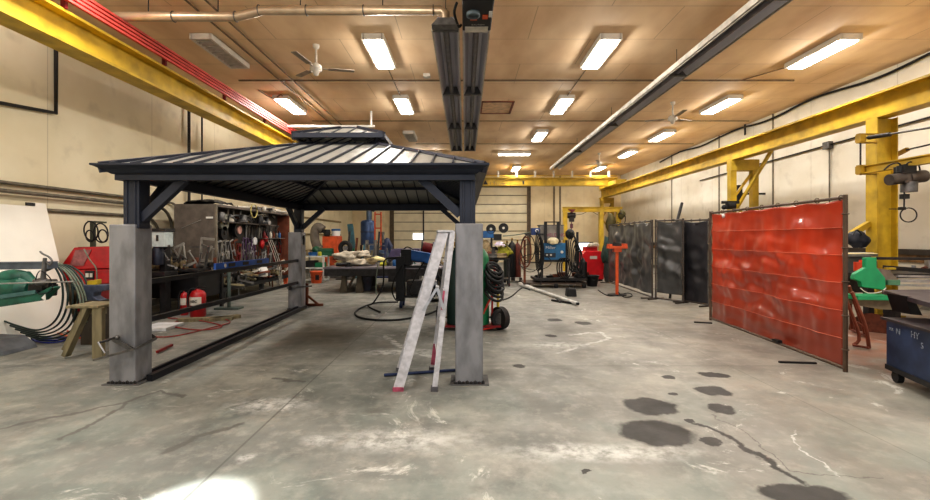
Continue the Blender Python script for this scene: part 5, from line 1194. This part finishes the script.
# gantry frame with hoist
Y = 20.0
t = thing('gantry_frame', 'yellow portal gantry frame near the back wall with three posts', 'gantry', (5.6, Y, 0))
for a in (565, 601, 618.5): MB().box(X(a, Y)-.09, X(a, Y)+.09, Y-.09, Y+.09, 0, Z(212, Y)).build('post', yellow, t)
ibx = MB(); zb = Z(212, Y); zt2 = Z(207, Y); ibx.box(X(562.5, Y), X(622, Y), Y-.1, Y+.1, zb, zb+.03).box(X(562.5, Y), X(622, Y), Y-.1, Y+.1, zt2-.03, zt2).box(X(562.5, Y), X(622, Y), Y-.03, Y+.03, zb, zt2); ibx.build('cross_beam', yellow, t)
t = thing('chain_hoist', 'small grey chain hoist with red trolley under the yellow gantry', 'hoist', W(572, 214, Y))
MB().prism([(X(568, Y), Z(209.5, Y)), (X(575, Y), Z(209.5, Y)), (X(571.5, Y), Z(213, Y))], 'y', Y-.15, Y+.15).build('trolley', redd, t)
MB().cyl(W(567, 215.5, Y), W(575, 215.5, Y), .13).boxr(W(571.5, 219, Y), (.2, .2, .25)).build('motor', darksteel, t)
MB().cyl(W(571.5, 221, Y), W(571.5, 232, Y), .02).boxr(W(571.5, 226, Y), (.12, .08, .2)).build('load_chain', M('chain_maroon', (96, 50, 66), .5), t); MB().ring(W(571.5, 233.5, Y), .07, .02, (0, 1, 0)).build('hook', silver, t)
MB().tube([W(575, 215, Y), W(582, 214, Y), W(590, 211, Y), W(598, 215, Y)], .012).build('power_cable', rubber, t)
t = thing('post_hoist', 'tangle of dark hoist gear hanging on the right gantry post', 'hoist', W(620, 216, 19.8))
MB().ball(W(611, 222, 19.8), .3, (.7, .5, 1.3), 12, .6, 8).ball(W(622, 214, 19.8), .2, (.8, .6, 1), 12, .6, 8).build('gear', M('olive_dark_gear', (86, 78, 40), .6, .2), t); MB().tube([W(619, 213, 19.7), W(625, 216, 19.7), W(624, 224, 19.7), W(617, 222, 19.7)], .02).build('cable', rubber, t)
# orange stand
b = FL(617, 295); Y = b.y
t = thing('orange_stand', 'orange post stand with a flat tray top before the black screens', 'stand', b)
MB().cyl((b.x, Y, 0), (b.x, Y, Z(250, Y)), .042).build('pole', orange, t); MB().cyl((b.x, Y, 0), (b.x, Y, .02), .24, seg=20).build('base', darksteel, t)
MB().box(X(608, Y), X(626, Y), Y-.12, Y+.12, Z(248.5, Y), Z(246, Y)).box(X(608, Y), X(611, Y), Y-.1, Y+.1, Z(246, Y), Z(244, Y)).box(X(623, Y), X(626, Y), Y-.1, Y+.1, Z(246, Y), Z(243.5, Y)).boxr((b.x, Y, Z(250, Y)), (.2, .14, .1)).build('tray', orange, t)
tag(MB().boxr(W(616, 244.5, Y), (.22, .12, .09), 0, .2).cyl(W(614, 244, Y), W(621, 245, Y), .03).build('grinder_tool', darksteel), 'dark grinder lying on the orange stand', 'grinder')
hose([W(618, 292, Y), FL(624, 297, .02), FL(632, 296, .02), FL(628, 293, .02), FL(610, 296, .02), FL(598, 290, .02)], .012, rubber, 'black lead looped on the floor around the orange stand', name='floor_cable')
t = thing('green_tarp_bundle', 'dark green tarp bundle slumped at the left of the black screens', 'tarp', W(607, 283, 15))
MB().ball(W(608, 252, 15), .33, (.6, .6, 1.5), 14, .6, 12).build('upper_fold', M('tarp_green', (38, 62, 56), .7), t); MB().ball(W(609, 270, 15), .3, (.6, .6, 1.8), 14, .5, 15).build('lower_fold', M('tarp_dark', (46, 48, 46), .7), t)

# ================================================================== CURTAIN SCREENS
blkcur = M('black_curtain', (74, 74, 74), .38, .1, .3, 2.2, 0, coat=.25)
def screen(A, B, ztop, zbot, name, label, m, framem_, fold, seed, rings=True, seams=0, sag=0.03, feet=True, nfreq=1.0):
    A = Vector(A); B = Vector(B); D = B-A; L = D.length; d = D.normalized(); nrm = Vector((-d.y, d.x, 0))
    t = thing(name, label, 'welding screen', (A+B)/2)
    for p in (A, B): MB().cyl(p, p+Vector((0, 0, ztop+.03)), .022).build('post', framem_, t)
    MB().cyl(A+Vector((0, 0, ztop)), B+Vector((0, 0, ztop)), .018).build('top_rail', framem_, t); MB().cyl(A+Vector((0, 0, .04)), B+Vector((0, 0, .04)), .02).build('bottom_rail', framem_, t)
    if feet:
        mb = MB()
        for p in (A, B): mb.bar(p-nrm*.28+Vector((0, 0, .02)), p+nrm*.28+Vector((0, 0, .02)), .03, .03)
        mb.build('foot_bar', framem_, t)
    def fn(u, v):
        s = .05+.9*u if L < 1 else .015+.97*u
        q_ = A + D*s; z = zbot+(ztop-.02-zbot)*v
        w = mnoise.noise(Vector((u*L*2.1*nfreq+seed, v*1.3, seed)))*.6+mnoise.noise(Vector((u*L*1.1+v*2.2+seed, v*4.5*nfreq, 3)))*.7+mnoise.noise(Vector((u*L*5*nfreq, v*7, seed)))*.3+mnoise.noise(Vector((u*L*3.2+v*5, v*11*nfreq, seed+4)))*.22
        amp = fold*(.35+.9*math.sin(PI*min(1, v*1.02)))*(1.25-v*.55)
        edge = min(1, 6*min(u, 1-u)+.15)
        off = w*amp*edge
        if seams:
            ph = (v*seams) % 1; off += .012*math.sin(ph*PI)
        z += sag*math.sin(u*PI*max(1, round(L/.6)))**2*-1*(1 if v > .97 else .25)
        return q_ + nrm*off + Vector((0, 0, z))
    cur = MB().grid(fn, int(L*34)+14, 84).build('curtain', m, t, solid=.004)
    if seams:
        mb = MB()
        for k in range(1, seams):
            v = k/seams; pts = [fn(i/60, v)-nrm*.004*SIDE for i in range(61)]; mb.tube(pts, .004, 4, 1)
        mb.build('curtain_seam', M('seam_red', (214, 112, 84), .5), cur)
    if rings:
        n = max(3, int(L/.38))
        for i in range(n+1):
            p = A+D*(.02+.96*i/n)+Vector((0, 0, ztop)); MB().ring(p, .03, .006, d, 10, 4).build('ring', framem_, t)
        for p in (A, B):
            for k in range(5): MB().ring(p+Vector((0, 0, .25+k*.38)), .032, .007, (0, 0, 1), 10, 4).build('ring', framem_, t)
    return t
SIDE = 1
fr = M('screen_frame', (84, 76, 70), .5, .4)
screen((X(609, 14.6), 14.6, 0), (4.62, 10.85, 0), 1.92, .12, 'black_screen', 'long black vinyl welding screen, farthest left of the dark panels', blkcur, fr, .17, 1, nfreq=.8)
screen((4.66, 10.75, 0), (5.02, 10.12, 0), 1.92, .18, 'black_screen', 'narrow middle black welding screen between two pipe posts', blkcur, fr, .11, 5)
screen((5.10, 10.3, 0), (5.33, 9.6, 0), 1.90, .06, 'black_screen', 'darkest black welding screen, nearest to the red one', M('black_curtain_dark', (46, 45, 50), .45, .1, .3, 2), fr, .07, 9)
tag(MB().cyl(W(677, 222, 10.9), W(682, 203, 11.1), .035).cyl(W(677, 222, 10.9), Vector((5.1, 10.95, 0)), .03).build('leaning_pipe', darksteel), 'dark pipe leaning behind the middle black screen, top sticking out', 'pipe')
def redmat():
    m = M('red_vinyl', (192, 66, 36), .3, 0, .2, 1.5, 0, coat=.5); nt = m.node_tree
    b = [n for n in nt.nodes if n.type == 'BSDF_PRINCIPLED'][0]; cr = [n for n in nt.nodes if n.type == 'VALTORGB'][0]
    geo = nt.nodes.new('ShaderNodeNewGeometry'); sx = nt.nodes.new('ShaderNodeSeparateXYZ'); nt.links.new(geo.outputs['Position'], sx.inputs[0])
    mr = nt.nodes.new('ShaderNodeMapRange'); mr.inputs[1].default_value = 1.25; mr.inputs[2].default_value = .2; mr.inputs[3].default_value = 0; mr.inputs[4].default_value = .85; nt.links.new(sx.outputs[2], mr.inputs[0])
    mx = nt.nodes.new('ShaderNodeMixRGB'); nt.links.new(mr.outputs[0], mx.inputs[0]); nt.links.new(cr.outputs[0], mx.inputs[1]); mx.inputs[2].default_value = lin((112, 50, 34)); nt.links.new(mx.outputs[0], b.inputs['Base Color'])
    tr = nt.nodes.new('ShaderNodeBsdfTranslucent'); tr.inputs[0].default_value = lin((230, 70, 36)); ms = nt.nodes.new('ShaderNodeMixShader'); ms.inputs[0].default_value = .1
    out = [n for n in nt.nodes if n.type == 'OUTPUT_MATERIAL'][0]
    nt.links.new(b.outputs[0], ms.inputs[1]); nt.links.new(tr.outputs[0], ms.inputs[2]); nt.links.new(ms.outputs[0], out.inputs[0])
    return m
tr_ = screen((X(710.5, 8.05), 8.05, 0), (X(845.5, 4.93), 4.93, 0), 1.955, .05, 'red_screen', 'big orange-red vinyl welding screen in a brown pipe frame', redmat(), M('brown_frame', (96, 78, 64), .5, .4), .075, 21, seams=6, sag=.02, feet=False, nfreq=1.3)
MB().box(X(845.5, 4.93)-.015, X(845.5, 4.93)+.012, 4.91, 4.95, 0, 1.97).build('near_post', M('brown_frame', (96, 78, 64), .5, .4), tr_)
tag(MB().cyl(W(722, 216, 7.62), W(727, 215, 7.58), .04, seg=12).build('paper_tag', white), 'white paper tag stuck at the top far corner of the red screen', 'tag')  # white tag, modelled as a short cylinder
tag(MB().boxr(W(777, 341, 6.0), (.06, .12, .04)).build('black_clip', black), 'small black clip near the bottom middle of the red screen', 'clip')
tag(MB().bar(FL(779, 362, .01), FL(816, 363, .01), .03, .02).build('flat_bar', black), 'thin dark flat bar on the floor before the red screen', 'bar')
tag(MB().bar(FL(694, 322, .01), FL(712, 323, .01), .05, .02).build('flat_bar', darksteel), 'short dark flat bar on floor at the far foot of the red screen', 'bar')

# ================================================================== RIGHT SIDE
def tripod(px0, label):
    t = thing('rusty_trestle', label, 'trestle', FL(px0, 349))
    a = W(px0-17, 292, 5.95); rr = M('rust_tube', (134, 76, 56), .6, .3)
    MB().tube([a, W(px0-4, 325, 5.9), FL(px0, 348, .02)], .022, 8, 4).build('leg', rr, t); MB().tube([a+Vector((0, .15, 0)), W(px0-10, 335, 6.05), FL(px0-16, 345, .02)], .02, 8, 4).build('leg', rr, t)
    MB().cyl(FL(px0-16, 345, .03), FL(px0, 348, .03), .016).cyl(W(px0-12, 322, 5.95), W(px0-4, 328, 5.9), .014).build('crossbar', rr, t)
tripod(869, 'rusty tube trestle standing behind the near edge of the red screen'); 
t = thing('rusty_trestle', 'second rusty tube trestle, inner one behind the red screen', 'trestle', FL(862, 338)); rr = M('rust_tube', (134, 76, 56), .6, .3)
MB().cyl(W(849, 286, 6.5), FL(866, 336, .02), .022).build('leg', rr, t); MB().cyl(W(849, 286, 6.7), FL(852, 330, .02), .022).build('leg', rr, t); MB().cyl(FL(852, 330, .03), FL(866, 336, .03), .018).build('crossbar', rr, t)
tag(MB().cyl(FL(872, 331, .0), FL(872, 331, .02), .28, seg=24).build('round_plate', rust), 'rusty round plate on the floor right of the trestles', 'plate')
# small high table with bag
Yt = 7.6
t = thing('side_bench', 'grey bench with papers beyond the near edge of the red screen', 'bench', (X(864, Yt), Yt+.4, 0))
MB().box(X(838, Yt), X(878, Yt), Yt, Yt+.9, 1.18, 1.22).build('top', M('bench_grey', (122, 120, 112), .6, .2), t)
MB().box(X(842, Yt), X(874, Yt), Yt+.05, Yt+.8, .55, 1.18).build('cabinet', M('bench_dark', (84, 84, 80), .6, .2), t)
for a in (843, 872): MB().box(X(a, Yt), X(a, Yt)+.06, Yt+.06, Yt+.12, 0, .55).build('leg', darksteel, t)
for i, (a, y) in enumerate(((848, 7.75), (858, 7.8), (866, 7.7), (861, 8.1))): tag(MB().boxr((X(a, y), y, 1.225+.002*i), (.22, .28, .006), 0, 0, .5*i).build('paper_sheet', papery if i != 3 else white), ['cream paper sheet at the left of the grey side bench', 'cream paper sheet in the middle of the side bench', 'cream paper sheet at the right end of the side bench', 'white paper sheet at the back of the side bench'][i], 'paper')
t = thing('work_bag', 'dark blue-black tool bag on the grey side bench', 'bag', (X(857, 8.1), 8.1, 1.22))
MB().ball(W(857, 239, 8.2), .17, (1.0, .8, .85), 18, .5, 7).build('body', M('bag_navy', (26, 30, 44), .6), t); MB().tube([W(853, 235, 8.05), W(857, 230, 8.05), W(862, 235, 8.05)], .012).build('handle', black, t)
# plasma table
Yp = 6.5
t = thing('plasma_cutting_machine', 'bright green gantry head of the cutting table right of the red screen', 'machine', (X(868, Yp), Yp, 0))
MB().prism([(X(a, Yp), Z(b, Yp)) for a, b in ((866, 257.5), (877, 257.5), (877, 267.5), (885.5, 278), (886, 288), (883, 290), (862, 287), (861, 282), (853.5, 279), (855, 274), (866, 267.5))], 'y', Yp, Yp+.07).build('head_housing', greenp, t, bevel=.01)
MB().prism([(X(a, Yp), Z(b, Yp)) for a, b in ((877, 268), (890, 270), (899, 279), (899, 284), (886, 285), (885.5, 278))], 'y', Yp+.02, Yp+.10).build('side_cover', M('grey_brown', (128, 116, 106), .5, .2), t)
MB().box(X(887, Yp), X(899, Yp), Yp-.02, Yp+.02, Z(285, Yp), Z(280, Yp)).build('rail_carriage', M('green_dull', (84, 132, 104), .5), t)
MB().cyl(W(857.5, 271, Yp+.45), W(857.5, 262, Yp+.45), .05).cyl(W(862.5, 268, Yp+.45), W(862.5, 260, Yp+.45), .045).build('torch_bottle', M('bottle_orange', (206, 74, 44), .4), t)
MB().bar(W(849, 296.5, Yp), W(940, 297.5, Yp), .3, .06).build('bed_edge', greenp, t)
MB().prism([(X(a, Yp), Z(b, Yp)) for a, b in ((849, 299), (935, 300), (920, 311), (884, 310), (864, 306))], 'y', Yp+.05, Yp+.3).build('bed_chute', M('chute_cream', (150, 140, 116), .6), t)
MB().box(X(852, Yp), X(858, Yp), Yp+.3, Yp+.5, 0, Z(300, Yp)).build('bed_leg', darksteel, t)
MB().box(X(915, Yp), X(921, Yp), Yp+.3, Yp+.5, 0, Z(300, Yp)).build('bed_leg', darksteel, t)
MB().bar(W(877, 258.3, Yp), W(950, 259, Yp), .03, .04).build('upper_rail', darksteel, t)
for a, h in ((276, .03), (280.5, .045), (285, .03)): MB().bar(W(897, a, Yp+.05), W(950, a+1, Yp+.05), .04, h).build('linear_rail', silver, t)
MB().bar(W(885, 267, Yp+.4), W(950, 272, Yp+.4), .08, .05).bar(W(898, 270, Yp+.3), W(950, 274, Yp+.3), .3, .02).build('cable_tray', darksteel, t)
MB().boxr(W(890, 268.5, Yp+.3), (.14, .05, .03)).build('yellow_tag', yellow, t)
MB().tube([W(860, 288, Yp), W(868, 293, Yp-.05), W(880, 292, Yp-.05), W(886, 288, Yp)], .008).build('signal_wire', offwhite, t)
MB().box(X(902, Yp), 9.3, Yp+.6, Yp+1.6, .85, .92).build('bed_grate', darksteel, t)
for xx in (6.6, 9.1): MB().box(xx, xx+.1, Yp+.7, Yp+.8, 0, .85).build('bed_leg', darksteel, t)
# dark sheet on bracket + blue-black cabinet table with chalk marks
ang = -math.atan2(.18, .6)
C0 = Vector((4.455, 4.65, 0)); dv = Vector((-.287, -.958, 0)); rv = Vector((.958, -.287, 0))
t = thing('chalked_cabinet', 'dark blue steel cabinet with white chalk letters on castors, right edge', 'cabinet', C0)
def rb(mb, a0, a1, b0, b1, z0, z1):   # a along dv (towards camera), b along rv
    vs = [C0+dv*a+rv*b+Vector((0, 0, z)) for a in (a0, a1) for b in (b0, b1) for z in (z0, z1)]
    return mb.add(vs, [(0,1,3,2),(4,6,7,5),(0,4,5,1),(2,3,7,6),(0,2,6,4),(1,5,7,3)])
rb(MB(), 0, 1.3, 0, .8, .14, .635).build('body', M('cabinet_blue_black', (50, 66, 98), .45, .3, .3, 4, .05), t)
rb(MB(), -.05, 1.35, -.03, .85, .635, .66).build('top_plate', M('top_plate_brown', (64, 56, 58), .5, .3), t)
rb(MB(), -.01, 1.31, -.01, .81, .12, .17).build('bottom_frame', black, t)
for a, b in ((.07, .06), (1.2, .06), (.07, .7), (1.2, .7)):
    p = C0+dv*a+rv*b; MB().cyl(p+rv*-.025+Vector((0, 0, .06)), p+rv*.025+Vector((0, 0, .06)), .06).box(p.x-.03, p.x+.03, p.y-.03, p.y+.03, .09, .13).build('castor', rubber, t)
chalk = M('chalk', (150, 158, 170), .9, var=.4, scale=60)
for s, a, z, sz in (('xx', .05, .58, .07), ('N', .16, .56, .09), ('HY', .38, .575, .09), ('S', .52, .50, .08)):
    text('chalk_lettering', s, sz, chalk, C0+dv*a-rv*.004+Vector((0, 0, z-.04)), dv, (0, 0, 1), t, .001)
t = thing('steel_plate_top', 'dark steel plate on brackets above the chalked cabinet', 'plate', C0+Vector((.5, .3, .7)))
P0 = W(882, 290.5, 5.2); P1 = W(940, 301, 4.0)
z0 = .885; vs = [Vector((P0.x, P0.y, z0)), Vector((P1.x, P1.y, z0)), Vector((P1.x+1.2, P1.y, z0)), Vector((P0.x+1.0, P0.y+.1, z0))]
MB().add(vs+[v+Vector((0, 0, -.045)) for v in vs], [(0,1,2,3),(4,7,6,5),(0,4,5,1),(1,5,6,2),(2,6,7,3),(3,7,4,0)]).build('plate', M('plate_dark', (78, 70, 76), .5, .4, .3, 5), t)
MB().prism([(X(a, 4.75), Z(b, 4.75)) for a, b in ((891, 294), (899, 295), (908, 313), (897, 312))], 'y', 4.6, 4.8).build('bracket', black, t)
MB().cyl(W(912, 298, 4.7), W(911, 314, 4.7), .035).build('bracket', M('purple_grey', (92, 84, 104), .5, .3), t)
# jib arm and hoist
t = thing('jib_arm', 'yellow jib arm with steel tie rod reaching out from the near column', 'jib crane', (7.65, 8.3, 2.8))
xj = 7.62; mb = MB(); zj = 2.80
mb.box(xj-.06, xj+.06, 4.2, 8.35, zj-.075, zj-.055).box(xj-.06, xj+.06, 4.2, 8.35, zj+.055, zj+.075).box(xj-.01, xj+.01, 4.2, 8.35, zj-.055, zj+.055); mb.build('arm', yellow, t)
for z in (zj, 3.4): 
    MB().box(7.5, 7.86, 8.36, 8.44, z-.09, z-.07).box(7.5, 7.86, 8.36, 8.44, z+.07, z+.09).box(7.5, 7.6, 8.34, 8.46, z-.07, z+.07).build('hinge_bracket', yellowd, t)
MB().cyl((7.55, 8.4, 2.7), (7.55, 8.4, 3.45), .015).build('hinge_rod', darksteel, t)
MB().cyl((7.62, 8.35, 3.40), (7.63, 6.2, 2.95+.28), .018).build('tie_rod', midsteel, t); MB().cyl((7.62, 8.3, 3.395), (7.63, 7.9, 3.36), .04).build('turnbuckle', darksteel, t)
t = thing('electric_hoist', 'grey electric chain hoist with ring hanging from the jib arm', 'hoist', (7.6, 7.6, 2.2))
Yh = 7.5
MB().boxr(W(905, 170, Yh), (.2, .2, .12)).cyl(W(900, 166, Yh), W(900, 172, Yh), .05).build('trolley', black, t)
MB().cyl(W(889, 180, Yh), W(903, 178, Yh), .095, seg=16).cyl(W(907, 178, Yh), W(924, 176, Yh), .105, seg=16).boxr(W(905, 178, Yh), (.16, .16, .18)).build('gear_motor', M('motor_grey', (92, 84, 78), .5, .4), t)
MB().cyl(W(909, 182, Yh), W(909, 192, Yh), .11, seg=16).build('chain_bucket', midsteel, t); MB().boxr(W(903.5, 174, Yh), (.06, .1, .32)).build('hanger', black, t)
MB().boxr(W(904.5, 196.5, Yh), (.1, .08, .08)).cyl(W(904.5, 184, Yh), W(904, 209, Yh), .012).boxr(W(902, 208.5, Yh), (.09, .05, .05)).build('hook_block', darksteel, t)
MB().ring(W(908.5, 215, Yh), .12, .01, (0.2, 1, 0)).build('sling_ring', darksteel, t)
MB().tube([W(884, 170, Yh), W(890, 165, Yh), W(898, 163, Yh), W(903, 168, Yh)], .012).tube([W(903, 168, Yh), W(910, 162, Yh), W(919, 166, Yh), W(920, 180, Yh)], .012).tube([W(889, 209, Yh), W(902, 209, Yh)], .008, n=1).build('power_cable', rubber, t)
t = thing('wall_jib', 'second thin arm bracket right of the near yellow column', 'bracket', W(900, 152, 9))
MB().bar(W(896, 155, 8.7), W(908, 149, 8.5), .06, .07).build('bracket', yellowd, t); MB().cyl(W(906, 150, 8.5), W(945, 141, 8.3), .015).build('rod', darksteel, t)

# ================================================================== SMALL CLUTTER
def kinds():
    return {
     'box': lambda mb: mb.box(-.07, .07, -.05, .05, 0, .08).box(-.075, .075, -.055, .055, .07, .085),
     'tin': lambda mb: mb.lathe([(.05, 0), (.055, .01), (.055, .12), (.045, .13), (.045, .135)], (0, 0, 0), seg=12),
     'coil': lambda mb: mb.ring((0, 0, .02), .09, .014).ring((0, 0, .045), .085, .013).ring((.01, 0, .065), .08, .012),
     'bracket': lambda mb: mb.box(-.1, .1, -.03, .03, 0, .02).box(-.1, -.08, -.03, .03, 0, .12).cyl((.04, 0, .02), (.04, 0, .06), .02),
     'pipe': lambda mb: mb.cyl((-.16, 0, .03), (.16, 0, .03), .028).cyl((.14, 0, .03), (.17, 0, .03), .038),
     'grinder': lambda mb: mb.cyl((-.14, 0, .05), (.08, 0, .05), .035).cyl((.1, 0, .02), (.1, 0, .08), .045).cyl((.1, 0, .0), (.1, 0, .012), .07).cyl((.06, 0, .05), (.06, .1, .06), .015),
    }
cols_ = [('grey', midsteel), ('black', black), ('rusty', rust), ('pale', offwhite), ('blue', blue), ('yellow', olive), ('red', redd), ('green', green), ('tan', tan), ('bright steel', silver)]
def scatter(n, place, where, seed, s0=.8, s1=1.5, pick=None):
    rnd = random.Random(seed); K = kinds(); names = list(K); made = {}
    for i in range(n):
        k = rnd.choice(names); cn, m = rnd.choice(pick or cols_)
        p = place(rnd); r = (0, 0, rnd.uniform(0, 6.28)); s = rnd.uniform(s0, s1)
        if (k, cn) in made: o = dup(made[(k, cn)], p, r)
        else:
            mb = MB(); K[k](mb); o = mb.build(k, m, local=True); o.location = p; o.rotation_euler = r; made[(k, cn)] = o
            tag(o, '%s small %s lying %s' % (cn, k, where), k, '%s %s items %s' % (cn, k, where))
        o.scale = (s, s, s)
R = lambda r, a, b: r.uniform(a, b)
scatter(26, lambda r: Vector((R(r, -3.6, -.5), R(r, 12.05, 13.9), .71)), 'on the long work table', 1)
scatter(14, lambda r: Vector((R(r, -6.3, -5.3), R(r, 8.7, 9.5), .89)), 'on the clamp bench', 2, 1.0, 1.7, [cols_[0], cols_[1], cols_[2], cols_[8]])
scatter(16, lambda r: Vector((R(r, X(483, 13.8), X(509, 13.8)), R(r, 13.65, 14.1), .87)), 'on the feeder trolley', 3, 1.3, 2.2, [cols_[0], cols_[1], cols_[2], cols_[5], cols_[8]])
scatter(10, lambda r: Vector((R(r, X(536, 13.6), X(586, 13.6)), R(r, 13.3, 14.0), .30)), 'on the deck of the welding station', 4, 1.0, 1.8, [cols_[0], cols_[1], cols_[2]])
scatter(12, lambda r: Vector((R(r, -5.8, -5.55), R(r, 10.0, 12.8), 1.88)), 'on the upper shelf of the tool cabinet', 5, .9, 1.6, [cols_[0], cols_[1], cols_[9], cols_[3]])
scatter(10, lambda r: Vector((R(r, -6.3, -5.6), R(r, 10.9, 13.6), 2.25)) if False else Vector((R(r, -5.66, -5.54), R(r, 10.8, 13.6), 2.25)), 'on top of the tool cabinet', 6, .8, 1.3, [cols_[0], cols_[1], cols_[3]])
scatter(8, lambda r: Vector((R(r, 7.0, 9.0), R(r, 7.25, 8.0), .92)), 'on the grate of the cutting table', 7, 1, 1.6, [cols_[0], cols_[2], cols_[9]])
scatter(7, lambda r: Vector((R(r, X(304, 15.2), X(322, 15.2)), R(r, 15.0, 15.4), Z(256, 14.9))), 'on the white shelf rack', 8, 1, 1.6)
# stock leaning behind the work table and along the back wall
for i in range(7):
    px = 338+i*7.5; Yb_ = 16.6+.25*(i % 3); h_ = 1.0+.25*((i*3) % 4)
    m = [midsteel, darksteel, rust, teal, wood, darksteel, blued][i]; nm = ['grey', 'black', 'rusty', 'teal', 'timber', 'thin black', 'dark blue'][i]
    tag(MB().bar((X(px, Yb_), Yb_, 0), (X(px+3, Yb_), Yb_+.2, h_), .07, .07).box(X(px, Yb_)-.25, X(px, Yb_)+.25, Yb_-.15, Yb_+.15, 0, .06).build('upright_stock', m), '%s upright bar on a flat foot behind the work table' % nm, 'bar')
t = thing('bench_machine', 'blue-grey machine tool on a cabinet between the blue drum and the press', 'machine', (X(378, 17.4), 17.4, 0))
MB().box(X(371, 17.4), X(387, 17.4), 17.4, 17.9, 0, .9).build('cabinet', M('mach_grey', (84, 94, 108), .5, .2), t, bevel=.02)
MB().cyl(W(371, 254, 17.6), W(388, 254, 17.6), .17).boxr(W(374, 249, 17.6), (.3, .3, .3)).build('headstock', M('mach_blue', (60, 84, 116), .5, .2), t, bevel=.01)
MB().ring(W(383, 250, 17.35), .17, .02, (0, 1, 0)).bar(W(379, 250, 17.35), W(387, 250, 17.35), .02, .02).build('handwheel', midsteel, t)
t = thing('small_compressor', 'dark tank unit under the blue feeder side of the work table', 'compressor', (X(436, 12.2), 12.2, 0))
MB().cyl((X(428, 12.4), 12.4, .26), (X(446, 12.4), 12.4, .26), .17, seg=16).build('tank', blued, t); MB().box(X(431, 12.4), X(443, 12.4), 12.3, 12.5, 0, .12).build('foot', black, t)
